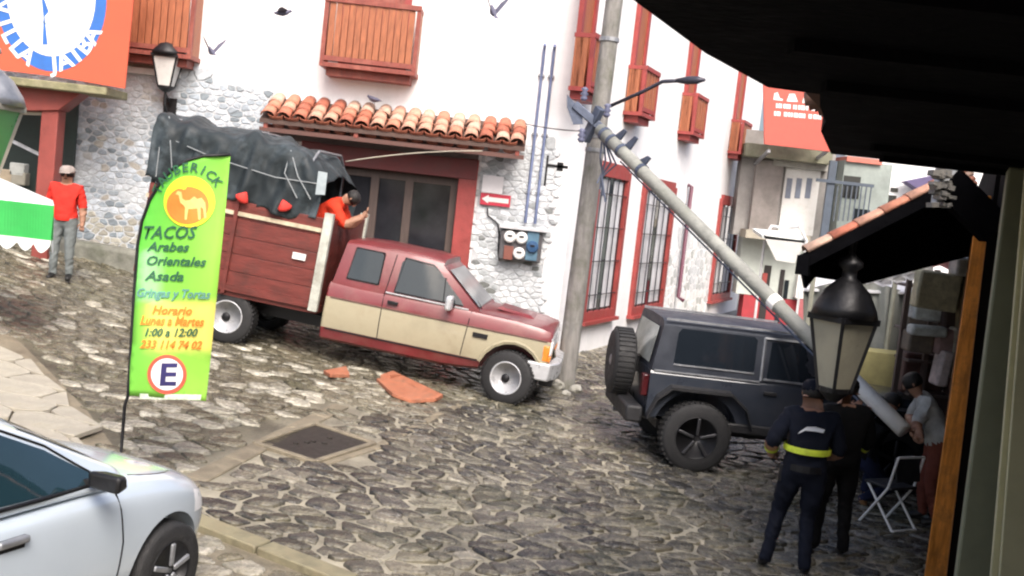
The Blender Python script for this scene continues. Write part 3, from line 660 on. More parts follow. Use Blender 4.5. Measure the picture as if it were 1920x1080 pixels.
# electricity meters, conduits, paper and arrow sign on the corner wall
x0, z0 = FL(940, 430); x1, z1 = FL(1012, 492)
mt = empty('meter_box', (x0, YF - .05, z1)); mbz = mt.location.copy(); tag(mt, 'grey electricity meter cabinet with three round white dials on the corner wall', 'meter box')
def mr_(x, y, z): return Vector((x, y, z)) - mbz
MB().box(mr_((x0 + x1) / 2, YF - .14, (z0 + z1) / 2), (x1 - x0, .18, z0 - z1)).build('case', mat('meter case grey', (.09, .085, .09), .6, var=.3), mt, bevel=.015)
MB().box(mr_((x0 + x1) / 2 + .02, YF - .16, z0 + .06), (x1 - x0 + .1, .26, .06)).build('hood', mat('pale metal', (.6, .6, .62), .5), mt, bevel=.01)
for i, (px, py, m) in enumerate(((956, 444, WHITEP), (978, 446, WHITEP), (973, 475, WHITEP), (998, 463, mat('blue dial', (.03, .09, .2), .4)))):
    x, z = FL(px, py, YF - .24); MB().lathe([(.105, 0), (.105, -.05), (.085, -.075), (.03, -.08)], mr_(x, YF - .232, z), 18, 'y').build('dial', m, mt, smooth=False)
    MB().box(mr_(x, YF - .315, z + .02), (.08, .012, .03)).build('counter', BLACKM, mt)
x, z = FL(953, 474, YF - .24); MB().box(mr_(x, YF - .245, z), (.16, .03, .24)).build('terminal', mat('rusty red', (.22, .08, .06), .7), mt, bevel=.01)
x, z = FL(998, 460, YF - .24); MB().box(mr_(x, YF - .238, z - .01), (.2, .016, .5)).build('door', mat('blue grey metal', (.1, .2, .28), .5), mt)
PIPE = mat('bluish conduit', (.16, .2, .34), .5, var=.2, scale=5)
for k, (ax, bx_) in enumerate(((1021, 985), (1038, 1005))):
    xx = (FL(ax, 90)[0] + FL(bx_, 415)[0]) / 2; r_ = empty('conduit', (xx, YF, 2.6)); tag(r_, ['left of the two thin blue conduits rising from the meter cabinet', 'right of the two thin blue conduits rising from the meter cabinet'][k], 'conduit', 'conduits above the meter cabinet')
    MB().tube([(0, -.09, .07), (0, -.05, .2), (0, -.05, 3.05), (0, -.09, 3.12), (0, -.14, 3.08)], .026, 8).build('pipe', PIPE, r_, smooth=True)
    for z in (.6, 1.6, 2.6): MB().box((0, -.03, z), (.11, .075, .03)).build('clamp', STEEL, r_)
xx, z = FL(915, 400); c = empty('cable_loop', (xx, YF, z)); tag(c, 'thin black cable curving down to the meter cabinet beside the red door', 'cable')
MB().tube([(xx2 - xx, -.06, zz2 - z) for xx2, zz2 in [FL(*q) for q in ((914, 390), (915, 404), (924, 411), (934, 420), (936, 440), (934, 470), (936, 488))]], .014, 6).build('wire', BLACKM, c, smooth=True)
x, z = FL(924, 346); s_ = MB().box((0, 0, 0), (.36, .012, .3)).build('paper_notice', mat('notice paper', (.8, .78, .79), .8, var=.05), None); s_.location = (x, YF - .085, z); tag(s_, 'white paper notice on the wall above the arrow sign', 'notice')
x, z = FL(929, 375); s_ = empty('arrow_sign', (x, YF - .085, z)); tag(s_, 'small white sign with a red edged arrow pointing left beside the door', 'sign')
MB().box((0, 0, 0), (.52, .014, .2)).build('plate', mat('sign red', (.5, .03, .06), .5), s_)
MB().prism([(a, -.012, b) for a, b in ((-.235, 0), (-.12, .075), (-.12, .04), (.23, .04), (.23, -.04), (-.12, -.04), (-.12, -.075))], (0, .004, 0)).build('arrow', WHITEP, s_)
# wall lantern (left) and wall bracket near the pole
def lantern(root, s, glass, ws=1.0):
    """tapered four-sided lantern, base at z=0, about 1.0 high at s=1"""
    w0, w1, h = .13 * s * ws, .26 * s * ws, .62 * s
    for k in range(4):
        t = math.pi / 2 * k + math.pi / 4; t2 = t + math.pi / 2
        a, b = Vector((math.cos(t), math.sin(t), 0)), Vector((math.cos(t2), math.sin(t2), 0))
        MB().bar(a * w0 * 1.35, a * w1 * 1.35 + Vector((0, 0, h)), .03 * s, .03 * s).build('frame_bar', BLACKM, root)
        q = [a * w0 * 1.3, b * w0 * 1.3, b * w1 * 1.3 + Vector((0, 0, h)), a * w1 * 1.3 + Vector((0, 0, h))]
        n = (a + b).normalized() * .006; MB().prism(q, n).build('pane', glass, root)
        MB().bar(a * w1 * 1.42 + Vector((0, 0, h)), b * w1 * 1.42 + Vector((0, 0, h)), .045 * s, .05 * s).build('rim_bar', BLACKM, root)
        MB().bar(a * w0 * 1.35, b * w0 * 1.35, .03 * s, .04 * s).build('frame_bar', BLACKM, root)
    MB().lathe([(w1 * 1.4, h + .02 * s), (w1 * 1.3, h + .1 * s), (w1 * .95, h + .24 * s), (w1 * .5, h + .33 * s), (w1 * .32, h + .36 * s), (w1 * .3, h + .42 * s), (w1 * .52, h + .46 * s), (w1 * .5, h + .5 * s), (w1 * .2, h + .55 * s), (.012 * s, h + .6 * s)], (0, 0, 0), 20).build('cap', BLACKM, root, smooth=True)
    MB().lathe([(w0 * .5, -.1 * s), (w0 * 1.3, -.02 * s), (w0 * 1.3, .02 * s)], (0, 0, 0), 12).build('bottom', BLACKM, root)
    MB().lathe([(.03 * s, .02 * s), (.05 * s, .2 * s), (.03 * s, .33 * s)], (0, 0, 0), 10).build('bulb', WHITEP, root)
MILK = mat('milky lamp glass', (.62, .62, .6), .3, var=.1, scale=4, bump=0)
x, z = FL(311, 163, YF - .35); l1 = empty('wall_lantern', (x, YF - .35, z)); tag(l1, 'black iron wall lantern with milky panes on the rubble wall above the truck', 'lantern')
lantern(l1, .82, MILK)
MB().tube([(0, 0, -.08), (0, 0, -.3), (0, .15, -.42), (0, .33, -.42)], .025, 8).build('bracket', BLACKM, l1); MB().box((0, .31, -.36), (.22, .04, .4)).build('back_plate', BLACKM, l1); MB().tube([(0, .05, -.12), (.0, .2, -.2), (0, .3, -.3)], .015, 6).build('scroll', BLACKM, l1)
tt, zz = FR(1079, 318, .3); bk = empty('sign_bracket', FRP(tt, zz, .003)); tag(bk, 'small black iron bracket on the corner wall left of the utility pole', 'bracket')
MB().bar((.15, -.1, .02), (-.2, -.1, .02), .04, .05).build('arm', BLACKM, bk); MB().bar((-.2, -.1, .18), (-.2, -.1, -.32), .035, .035).build('hanger', BLACKM, bk); MB().box((.02, -.02, .02), (.1, .2, .14)).build('wall_plate', BLACKM, bk)

# ------------------------------------------------------------ utility pole and fallen pole
POLE = mat('weathered pole', (.22, .212, .2), .85, var=.35, scale=5, bump=.5, bscale=18, stretch=(3, 3, .5), dirt=(.09, .095, .06, .8), dscale=1.8)
b0 = gnd(1058, 728); b1 = at(1152, 0, b0.y); up = empty('utility_pole', b0); tag(up, 'tall weathered utility pole standing at the house corner', 'utility pole')
d_ = (b1 - b0); MB().tube([d_ * k for k in (-.06, .0, .25, .5, .75, 1, 1.25)], [.165, .155, .15, .143, .136, .13, .125], 14).build('shaft', POLE, up, smooth=True)
for k in (.62, .655, .9): MB().lathe([(.152, -.03), (.152, .03)], d_ * k, 14).build('band', STEEL, up)
ax = at(1132, 204, b0.y) - b0
LA = mat('dark lamp metal', (.05, .05, .07), .5, metal=.4)
arm = [ax, at(1205, 172, b0.y - .3) - b0, at(1242, 153, b0.y - .5) - b0, at(1275, 151, b0.y - .7) - b0]
MB().tube(arm, .028, 8).build('lamp_arm', LA, up, smooth=True)
e1 = at(1322, 150, b0.y - .9) - b0; MB().tube([arm[-1] - (e1 - arm[-1]) * .15, arm[-1] + (e1 - arm[-1]) * .3, arm[-1] + (e1 - arm[-1]) * .7, e1], [.03, .06, .055, .02], 8).build('lamp_head', LA, up, smooth=True)
# fallen pole with its iron
f0 = at(1104, 222, b0.y - .42); f1 = at(1694, 806, 11.35)
fpo = empty('fallen_pole', f1); tag(fpo, 'snapped grey concrete pole leaning from the standing pole across the dark jeep', 'utility pole')
FPM = mat('fallen pole concrete', (.27, .275, .25), .8, var=.35, scale=4, bump=.5, bscale=20, dirt=(.1, .11, .085, .7), dscale=2)
q0 = f0 - f1; MB().tube([q0 * k for k in (0, .2, .4, .6, .8, .95)], [.086, .088, .09, .093, .095, .097], 14).build('shaft', FPM, fpo, smooth=True)
GUN = mat('blue grey iron', (.1, .12, .17), .5, metal=.5, var=.3)
u = q0.normalized(); sdv = u.cross(Vector((0, 0, 1))).normalized(); upv = sdv.cross(u)
MB().bar(q0 * 1.02 - sdv * .25 + upv * .12, q0 * .93 + sdv * .3 - upv * .1, .12, .12).build('crossarm', GUN, fpo, bevel=.01)
MB().bar(q0 * .98 + upv * .25, q0 * .98 - upv * .3, .1, .14).build('crossarm', GUN, fpo, bevel=.01)
for k, (s, a, b) in enumerate(((.99, .2, .2), (1.03, -.1, .28), (.955, -.25, -.15), (.93, .22, -.1))):
    c = q0 * s + sdv * a + upv * b; MB().lathe([(.03, -.1), (.06, -.06), (.03, -.03), (.065, 0), (.03, .04), (.06, .07), (.02, .1)], c, 10).build('insulator', mat('insulator glaze', (.13, .14, .22), .3), fpo, smooth=True)
MB().prism([q0 * 1.0 + Vector(v) for v in ((-.12, -.12, .1), (-.36, -.12, .3), (-.34, -.12, .12), (-.22, -.12, -.12), (-.08, -.12, -.1))], (0, .06, 0)).build('bent_plate', GUN, fpo)
for k in (.93, .9, .86, .78): MB().tube([q0 * k - u * .03, q0 * k + u * .03], .106, 14).build('strap', GUN, fpo)
for k, h in ((.86, .2), (.8, .12), (.9, .16)): MB().prism([q0 * k + upv * .1, q0 * (k - .015) + upv * (.1 + h), q0 * (k - .025) + upv * (.1 + h), q0 * (k - .02) + upv * .1], sdv * .03).build('step_iron', GUN, fpo)
for i in range(4):
    s = q0 * (.93 - .008 * i) - upv * .1; MB().tube([s, s + Vector((.05 * i, -.02, -.25)), s + Vector((.06 - .03 * i, .03, -.45)), s + Vector((.02 * i, 0, -.62 - .06 * i))], .016, 5).build('loose_cable', GUN, fpo)
MB().tube([q0 * .33 - u * .06, q0 * .33 + u * .06], .1, 14).build('pale_collar', WHITEP, fpo)
MB().tube([q0 * .05, q0 * .3, q0 * .6, q0 * .85], .012, 5).build('loose_cable', GUN, fpo).location = -upv * .13
MB().tube([q0 * -.002, q0 * .1, q0 * .2], [.0885, .0895, .09], 14).build('painted_end', WHITEP, fpo, smooth=True)
# wires
def wire(p, q, sag, lab, r=.009):
    n = 10; o = empty('overhead_wire', p); tag(o, lab, 'wire', 'overhead wires')
    MB().tube([(q - p) * (k / n) - Vector((0, 0, sag * 4 * (k / n) * (1 - k / n))) for k in range(n + 1)], r, 5).build('strand', BLACKM, o, smooth=True); return o
wire(at(985, 232, YF - .75), at(1108, 246, b0.y - .1), .03, 'thin wire from the tiled awning to the utility pole')
wire(at(648, 303, YF - .82), at(905, 283, YF - .82), -.05, 'pale cord strung under the tiled awning above the red door', .012).children[0].data.materials[0] = PALEC

# ------------------------------------------------------------ vehicles
def frame_from(rear, front, track_y, z_up=(0, 0, 1)):
    """local x forward, y left, z up; local (0, track_y, 0) sits on the rear contact point"""
    x = (front - rear).normalized(); y = Vector(z_up).cross(x).normalized(); z = x.cross(y)
    M = Matrix((x, y, z)).transposed().to_4x4(); M.translation = rear - y * track_y; return M
def wheel(parent, c, r, w, side, rim_m, style, turn=0, tread=True):
    """side: -1 outer face at -y"""
    root = MB().lathe([(r * .62, -w * .5), (r * .9, -w * .52), (r * .985, -w * .42), (r, -w * .25), (r, w * .25), (r * .985, w * .42), (r * .9, w * .52), (r * .62, w * .5), (r * .6, 0), (r * .62, -w * .5)], (0, 0, 0), 36, 'y', cap=False).build('wheel', RUBBER, parent, smooth=True)
    root.location = c; root.rotation_euler = (0, 0, turn)
    if tread:
        mb = MB()
        for k in range(40):
            t = 2 * math.pi * k / 40
            for s in (-.3, 0, .3): a = t + s * .15; mb.box((r * math.cos(a), s * w, r * math.sin(a)), (.022, w * .24, r * .09), Matrix.Rotation(-a, 3, 'Y'))
        mb.build('tread', RUBBER, root)
    s = side
    if style == 'steel':
        MB().lathe([(r * .63, s * w * .48), (r * .6, s * w * .53), (r * .55, s * w * .46), (r * .5, s * w * .2), (r * .3, s * w * .2), (r * .26, s * w * .33), (r * .2, s * w * .36), (r * .02, s * w * .36)], (0, 0, 0), 28, 'y').build('rim', rim_m, root, smooth=True)
        for k in range(8):
            t = 2 * math.pi * k / 8; MB().lathe([(r * .075, 0), (r * .075, s * .012)], (r * .42 * math.cos(t), s * w * .2, r * .42 * math.sin(t)), 10, 'y').build('rim_hole', BLACKM, root)
        MB().lathe([(r * .17, s * w * .36), (r * .16, s * w * .55), (r * .1, s * w * .6)], (0, 0, 0), 14, 'y').build('hub_cap', BLACKM, root, smooth=True)
    else:
        MB().lathe([(r * .63, s * w * .48), (r * .6, s * w * .52), (r * .57, s * w * .44), (r * .56, s * w * .1), (r * .02, s * w * .1)], (0, 0, 0), 28, 'y').build('rim', BLACKM, root, smooth=True)
        for k in range(5):
            t = 2 * math.pi * k / 5 + .3; d = Vector((math.cos(t), 0, math.sin(t))); MB().bar(d * r * .1 + Vector((0, s * w * .4, 0)), d * r * .58 + Vector((0, s * w * .42, 0)), .035, r * .2, up=(0, 1, 0)).build('spoke', rim_m, root, bevel=.008)
        MB().lathe([(r * .15, s * w * .3), (r * .15, s * w * .46), (r * .06, s * w * .48)], (0, 0, 0), 14, 'y').build('hub_cap', rim_m, root)
    return root
def cyl_y(c, r, y0, y1, n=28): 
    o = MB().lathe([(r, y0), (r, y1)], c, n, 'y').build('cutter', BLACKM); return o

# --- pickup with stake bed
tr_f = gnd(944, 755); tr_r = at(421, 637, tr_f.y + .36); tr_r.z = ter(tr_r.x, tr_r.y)
WB = 4.32; KT = (tr_f - tr_r).length / WB
M_tr = frame_from(tr_r, tr_f, -.87)
trk = empty('pickup_truck', mtx=M_tr); tag(trk, 'red and cream pickup truck with a high red bed under a dark tarpaulin', 'truck')
TRED = mat('truck red paint', (.15, .018, .023), .4, var=.22, scale=2, bump=.12, bscale=3, coat=.4, dirt=(.2, .09, .075, .5), dscale=1.6)
TCRM = mat('truck cream paint', (.34, .305, .21), .45, var=.14, scale=2, bump=.1, bscale=3, coat=.3, dirt=(.2, .165, .105, .55), dscale=2)
def tr_ring(x, w, zb, zt, zs=0):
    return [(x, 0, zb), (x, w * .88, zb), (x, w * .95, zb + .04), (x, w * .985, .5), (x, w * .992, .53), (x, w, .75), (x, w * .985, .93 + zs), (x, w * .982, .955 + zs), (x, w * .96, zt - .07), (x, w * .93, zt - .015), (x, w * .86, zt), (x, w * .45, zt + .015), (x, 0, zt + .02)]
st = [(1.43, .97, .34, 1.14), (1.45, .985, .34, 1.17), (1.5, .985, .34, 1.17), (2.4, .99, .34, 1.17), (3.3, .99, .34, 1.17), (3.62, .985, .36, 1.165), (3.8, .98, .38, 1.16), (4.3, .97, .42, 1.155), (4.62, .955, .45, 1.13), (4.8, .945, .46, 1.1), (4.84, .93, .46, 1.07)]
bodyT = loft('body', [tr_ring(x, w, zb, zt) for x, w, zb, zt in st], [TRED, TCRM], [0, 0, 0, 0, 1, 1, 1, 0, 0, 0, 0, 0], trk, 0, True)
bodyT.data.set_sharp_from_angle(angle=R(28))
cts = [cyl_y((WB, 0, .36), .475, -1.2, -.6), cyl_y((WB, 0, .36), .475, .6, 1.2)]
for c in cts: c.matrix_world = M_tr
cut(bodyT, cts); kill(*cts)
bodyT.data.set_sharp_from_angle(angle=R(28))
cab = MB()
lo = [(1.48, .92, 1.155), (1.9, .93, 1.155), (3.0, .93, 1.155), (3.72, .9, 1.155)]; hi = [(1.56, .76, 1.74), (1.9, .77, 1.765), (2.75, .76, 1.765), (3.05, .73, 1.735)]
rings = []
for (x, w, z), (X, Wd, Z) in zip(lo, hi): rings.append([(x, 0, z - .1), (x, w, z - .1), (x, w, z + .01), (X, Wd + .05, Z - .06), (X, Wd + .02, Z - .02), (X, Wd - .1, Z + .015), (X, 0, Z + .03)])
cabin = loft('cab', rings, [TRED], [0] * 6, trk, 0); _b = bmesh.new(); _b.from_mesh(cabin.data); bmesh.ops.triangulate(_b, faces=_b.faces[:]); _b.to_mesh(cabin.data); _b.free(); cabin.data.set_sharp_from_angle(angle=R(33))
tT = bvh(bodyT, cabin)
TGL = glassmat('truck glass', (.012, .02, .022), .05); WSG = mat('windscreen with painted sky', (.3, .31, .32), .12, var=.15, scale=1.5, bump=0)  # windscreen's pale colour has the sky reflection painted in
for s in (-1, 1):
    w1 = patch('window', [(1.68, 1.25), (2.14, 1.25), (2.16, 1.3), (2.16, 1.64), (2.12, 1.68), (1.76, 1.68), (1.72, 1.64)], tT, s, .014, TGL, trk, 4)
    seam('gasket', [(1.68, 1.25), (2.16, 1.25), (2.16, 1.68), (1.73, 1.68), (1.68, 1.25)], tT, s, .014, BLACKM, w1, .004)
    dd = patch('door', [(2.32, .56), (3.46, .56), (3.46, 1.1), (2.32, 1.1)], tT, s, .003, TCRM, trk) if False else None
    w2 = patch('window', [(2.42, 1.2), (3.46, 1.2), (3.42, 1.26), (3.02, 1.58), (2.92, 1.64), (2.5, 1.67), (2.44, 1.62)], tT, s, .014, TGL, trk, 4)
    seam('gasket', [(2.42, 1.2), (3.46, 1.2), (2.98, 1.61), (2.9, 1.66), (2.48, 1.68), (2.42, 1.2)], tT, s, .013, BLACKM, w2, .004)
    seam('vent_bar', [(3.16, 1.21), (3.12, 1.52)], tT, s, .013, BLACKM, w2, .006)
    seam('door_seam', [(2.3, .52), (2.28, 1.12), (2.34, 1.7)], tT, s, .007, BLACKM, trk); seam('door_seam', [(3.56, .54), (3.6, 1.15)], tT, s, .007, BLACKM, trk)
    seam('trim_strip', [(1.5, .955), (4.78, .955)], tT, s, .012, mat('dark trim', (.12, .06, .05), .5), trk, .004); seam('trim_strip', [(1.5, .515), (WB - .5, .515)], tT, s, .012, BLACKM, trk, .003)
    seam('trim_strip', [(2.3, 1.17), (3.55, 1.165)], tT, s, .012, CHROME, trk, .01)
    seam('wheel_lip', [(WB + .5 * math.cos(t), .36 + .5 * math.sin(t)) for t in [math.pi * k / 10 for k in range(1, 10)]], tT, s, .03, TCRM, trk, .0)
    MB().box((2.44, s * .995, 1.05), (.16, .03, .05)).build('door_handle', BLACKM, trk, bevel=.008)
    MB().box((3.8, s * .99, .86), (.22, .02, .06)).build('badge', BLACKM, trk)
    mi_ = MB().box((3.28, s * 1.1, 1.22), (.1, .2, .2)).build('mirror', CHROME if s < 0 else BLACKM, trk, bevel=.03); MB().bar((3.32, s * .93, 1.18), (3.3, s * 1.04, 1.2), .05, .04).build('mirror_arm', BLACKM, mi_)
    hl = MB().box((4.82, s * .72, .86), (.1, .36, .2)).build('headlight', mat('lamp lens', (.75, .76, .78), .15, var=.1), trk, bevel=.02); MB().box((4.82, s * .72, .715), (.1, .38, .085)).build('indicator', mat('amber lens', (.7, .22, .03), .25), trk, bevel=.015)
    MB().box((4.79, s * .9, .79), (.1, .1, .22)).build('side_lamp', mat('amber lens', (.7, .22, .03), .25), trk, bevel=.02)
    wheel(trk, (0, s * .86, .38), .38, .26, s, CHROME, 'steel'); wheel(trk, (WB, s * .87, .36), .37, .26, s, CHROME, 'steel', R(-14))
MB().add([(3.674, -.79, 1.2), (3.674, .79, 1.2), (3.13, .69, 1.615), (3.13, -.69, 1.615)], [(0, 1, 2, 3)]).build('windscreen', WSG, trk).location = (.012, 0, .016)
MB().tube([(3.705, -.7, 1.2), (3.5, -.3, 1.34)], .012, 5).build('wiper', BLACKM, trk)
grl = MB().box((4.810, 0, .86), (.08, 1.06, .22)).build('grille', BLACKM, trk)
for z in (.79, .86, .93): MB().box((4.855, 0, z), (.02, 1.05, .03)).build('grille_bar', CHROME, grl)
MB().box((4.810, 0, .985), (.1, 1.8, .035)).build('grille_trim', CHROME, trk)
bmp = MB(); bmp.add([(x, y, z) for z in (.42, .66) for x, y in ((4.530, -1.0), (4.890, -.96), (5.010, -.6), (5.030, 0), (5.010, .6), (4.890, .96), (4.530, 1.0), (4.560, .9), (4.830, .86), (4.910, 0), (4.830, -.86), (4.560, -.9))], [tuple(range(11, -1, -1)), tuple(range(12, 24))] + [(i, (i + 1) % 12, (i + 1) % 12 + 12, i + 12) for i in range(12)])
bmp.build('front_bumper', CHROME, trk, bevel=.02); MB().box((4.860, 0, .38), (.2, 1.5, .12)).build('valance', BLACKM, trk, bevel=.02)
ht = MB().add([(3.9, -.35, 1.2), (4.5, -.32, 1.15), (4.5, .32, 1.15), (3.9, .35, 1.2), (3.95, -.3, 1.24), (4.42, -.27, 1.195), (4.42, .27, 1.195), (3.95, .3, 1.24)], [(4, 5, 6, 7), (0, 1, 5, 4), (1, 2, 6, 5), (2, 3, 7, 6), (3, 0, 4, 7)]).build('hood_bulge', TRED, trk)
MB().bar((-1.4, -.45, .55), (4.6, -.45, .48), .12, .16).build('chassis_rail', BLACKM, trk); MB().bar((-1.4, .45, .55), (4.6, .45, .48), .12, .16).build('chassis_rail', BLACKM, trk)
MB().tube([(0, -.75, .38), (0, .75, .38)], .07, 8).build('axle', BLACKM, trk); MB().tube([(WB, -.75, .36), (WB, .75, .36)], .06, 8).build('axle', BLACKM, trk)
# bed
BX0, BX1, BZ0, BZ1 = -1.5, 1.33, .76, 1.98
BRED = mat('bed red paint', (.135, .025, .019), .55, var=.3, scale=4, bump=.25, stretch=(.6, 1, 3), dirt=(.05, .02, .016, .6), dscale=3)
bed = MB().box(((BX0 + BX1) / 2, 0, BZ0 - .03), (BX1 - BX0, 2.0, .1)).build('bed', BRED, trk)
for s in (-1, 1):
    for k in range(5):
        h = (BZ1 - BZ0) / 5; MB().box(((BX0 + BX1) / 2, s * 1.0, BZ0 + .023 + h * (k + .5)), (BX1 - BX0 - .02, .035 + .006 * (k % 2), h - .006)).build('side_board', BRED, bed, bevel=.004)
    MB().bar((BX0, s * 1.035, 1.83), (BX1 - .12, s * 1.035, 1.83), .03, .055).build('side_rail', mat('worn cream rail', (.5, .42, .3), .7, var=.3, scale=8), bed)
    MB().bar((BX0, s * 1.03, BZ0 + .04), (BX1, s * 1.03, BZ0 + .04), .05, .1).build('side_rail', BRED, bed)
    MB().box((BX1 - .04, s * 1.03, 1.4), (.13, .09, 1.36)).build('stake_post', mat('pale grey post', (.42, .43, .38), .7, var=.3, scale=7, dirt=(.2, .18, .14, .6), dscale=6), bed)
    for x in (BX0 + .08, -.1): MB().box((x, s * 1.03, 1.36), (.06, .07, 1.3)).build('stake_post', BRED, bed)
MB().box((.95, -1.045, 1.42), (.2, .01, .09)).build('sticker', WHITEP, bed)
MB().box((BX1 - .03, 0, 1.38), (.04, 1.94, 1.2)).build('head_board', BRED, bed)
for z in (BZ0 + .1, 1.2, 1.6): MB().bar((BX0, -.95, z), (BX0, .95, z), .03, .1).build('tail_board', BLACKM, bed)
for y in (-.9, -.3, .3, .9): MB().box((BX0, y, 1.85), (.05, .05, 2.2)).build('tail_post', BLACKM, bed)
for x, z in ((BX0 + .1, 2.95), (-.1, 3.0), (BX1 - .5, 2.9)): MB().tube([(x, -.98, 1.9), (x, -.98, z - .25), (x, -.6, z - .02), (x, .6, z - .02), (x, .98, z - .25), (x, .98, 1.9)], .02, 6).build('hoop', STEEL, bed)
# tarpaulin, draped over the hoops
TARP = mat('dark slate tarpaulin', (.013, .02, .024), .72, var=.3, scale=3, bump=.35, bscale=7, dirt=(.1, .13, .15, .5), dscale=2.2)
rt2 = random.Random(21); nU, nV = 84, 96; mb = MB()
for i in range(nU + 1):
    x = BX0 - .05 + (BX1 - .18 - BX0) * i / nU; sag = .07 * abs(math.sin((x - BX0) / (BX1 - BX0) * math.pi * 2)); zt_ = 3.02 - .1 * (i / nU) ** 2 - sag
    front = max(0, (i / nU - .82) / .18); zt_ -= .35 * front ** 1.5
    for j in range(nV + 1):
        q = (j / nV) * 2 - 1; a = abs(q); sg = 1 if q > 0 else -1
        if a < .45: y = q / .45 * .82; z = zt_ - .05 * (a / .45) ** 2
        elif a < .6: k = (a - .45) / .15; y = sg * (.82 + .22 * math.sin(k * math.pi / 2)); z = zt_ - .05 - .2 * k * k
        else: k = (a - .6) / .4; bot = 2.02 - .1 * math.sin(x * 2.1) + .05 * math.sin(x * 7); y = sg * (1.045 + .05 * math.sin(x * 9 + k * 2.5 + math.sin(x * 3)) * k ** .5 + .025 * math.sin(x * 23 + k * 3)); z = (zt_ - .25) * (1 - k) + bot * k
        r1 = 1 - abs(mnoise.noise(Vector((x * 2.2, y * 2.0 + z * 1.2, 4)))) * 3; r2 = 1 - abs(mnoise.noise(Vector((x * 5 + z * 2, y * 4, z * 3.5)))) * 3
        y += sg * (.014 * r1 + .009 * r2) * (a > .45); z += (.018 * r1 + .009 * r2) * (a <= .6); z -= .09 * max(0, mnoise.noise(Vector((x * 4, 0, sg * 3)))) * (a > .98)
        mb.v.append((x + .015 * math.sin(z * 9), y + .012 * math.sin(x * 17 + z * 8) + rt2.uniform(-.002, .002), z + .035 * math.sin(x * 8 + y * 4 + math.sin(x * 5)) + rt2.uniform(-.003, .003)))
for i in range(nU):
    for j in range(nV): mb.f.append((i * (nV + 1) + j, i * (nV + 1) + j + 1, (i + 1) * (nV + 1) + j + 1, (i + 1) * (nV + 1) + j)); mb.m.append(0)
tp = mb.build('tarpaulin', TARP, trk, smooth=True); s_ = tp.modifiers.new('s', 'SOLIDIFY'); s_.thickness = .008
ROPE = mat('pale rope', (.24, .26, .27), .8)
def rope(pts, r=.009): MB().tube(pts, r, 5).build('rope', ROPE, tp)
rope([(BX1 - .8, -1.0, 2.82), (BX1 - .6, -1.1, 2.5), (BX1 - .35, -1.09, 2.22)]); rope([(BX1 - .8, -1.0, 2.82), (BX1 - .8, -1.1, 2.5), (BX1 - .55, -1.1, 2.2)])
rope([(BX0 - .03, -1.0, 2.7), (-.6, -1.09, 2.52), (.4, -1.09, 2.42), (BX1 - .28, -1.1, 2.45)], .008); rope([(BX0 + .1, -.95, 2.95), (BX0 + .25, -1.09, 2.6), (BX0 + .38, -1.09, 2.1)]); rope([(BX0 + .1, -.95, 2.95), (BX0 + .1, -1.09, 2.5), (BX0 + .12, -1.09, 2.1)])
MB().add([(BX1 - .3, -1.13, 2.62), (BX1 - .17, -1.1, 2.62), (BX1 - .15, -1.1, 2.32), (BX1 - .28, -1.14, 2.3)], [(0, 1, 2, 3)]).build('flap', mat('pale plastic', (.3, .35, .37), .5), tp)
RCL = mat('red cloth', (.6, .04, .03), .8, var=.15, scale=5)
def squeeze(o):
    o.location.x *= KT
    if o.name.startswith('wheel') and not o.name.startswith('wheel_lip'): return
    if o.type == 'MESH':
        for v in o.data.vertices: v.co.x *= KT
    for c in o.children: squeeze(c)
for o in list(trk.children): squeeze(o)
def tl(x, y, z): return M_tr @ Vector((x, y, z))
for x, px, lab in ((-.02, 0, 'small red cloth knot hanging at the tarpaulin edge beside the green flag'), (.62, 0, 'small red cloth knot hanging at the middle of the tarpaulin edge')):
    o = MB().lathe([(.01, -.1), (.1, -.07), (.12, -.02), (.07, .05), (.03, .1), (.01, .12)], (0, 0, 0), 10).build('cloth_knot', RCL, None, smooth=True); o.location = tl(x * KT, -1.11, 2.06); o.scale = (.85, .5, .75); o.rotation_euler = (.1, .5 if x < 0 else -.35, .4); tag(o, lab, 'cloth')

# --- dark jeep
j_r = gnd(1292, 880); hd = R(4); j_f = j_r + Vector((math.cos(hd), math.sin(hd), 0)) * 2.42; j_f.z = ter(j_f.x, j_f.y)
M_j = frame_from(j_r, j_f, -.78); jp = empty('jeep', mtx=M_j); tag(jp, 'dark blue grey two-door jeep with a spare wheel, blocking the side street', 'car')
JB = mat('jeep dark paint', (.031, .037, .05), .3, var=.15, scale=3, bump=.02, coat=.7, dirt=(.05, .05, .055, .4), dscale=3)
JT = mat('jeep hard top', (.026, .031, .043), .5, var=.2, scale=6, bump=.1)
PLAS = mat('black plastic', (.015, .015, .017), .6, var=.2, scale=10, bump=.15)
def jr(x, w, zb, zt): return [(x, 0, zb), (x, w * .95, zb), (x, w, zb + .04), (x, w, zt - .03), (x, w - .02, zt), (x, 0, zt)]
tub = loft('body', [jr(x, .79, .55, 1.14) for x in (-.62, -.6, -.1, .5, 1.2, 1.66, 1.68)], [JB], [0] * 5, jp, 0, True); tub.data.set_sharp_from_angle(angle=R(30))
ct = [cyl_y((0, 0, .43), .52, -1, -.5), cyl_y((0, 0, .43), .52, .5, 1)]
for c in ct: c.matrix_world = M_j
cut(tub, ct); kill(*ct); tub.data.set_sharp_from_angle(angle=R(30))
hood = loft('hood', [[(x, 0, .7), (x, w, .7), (x, w, 1.06 - k), (x, w - .05, 1.12 - k), (x, w * .5, 1.15 - k), (x, 0, 1.155 - k)] for x, w, k in ((1.682, .66, 0), (2.2, .62, .005), (2.75, .58, .02), (2.8, .56, .05))], [JB], [0] * 5, jp, 0, True); hood.data.set_sharp_from_angle(angle=R(30))
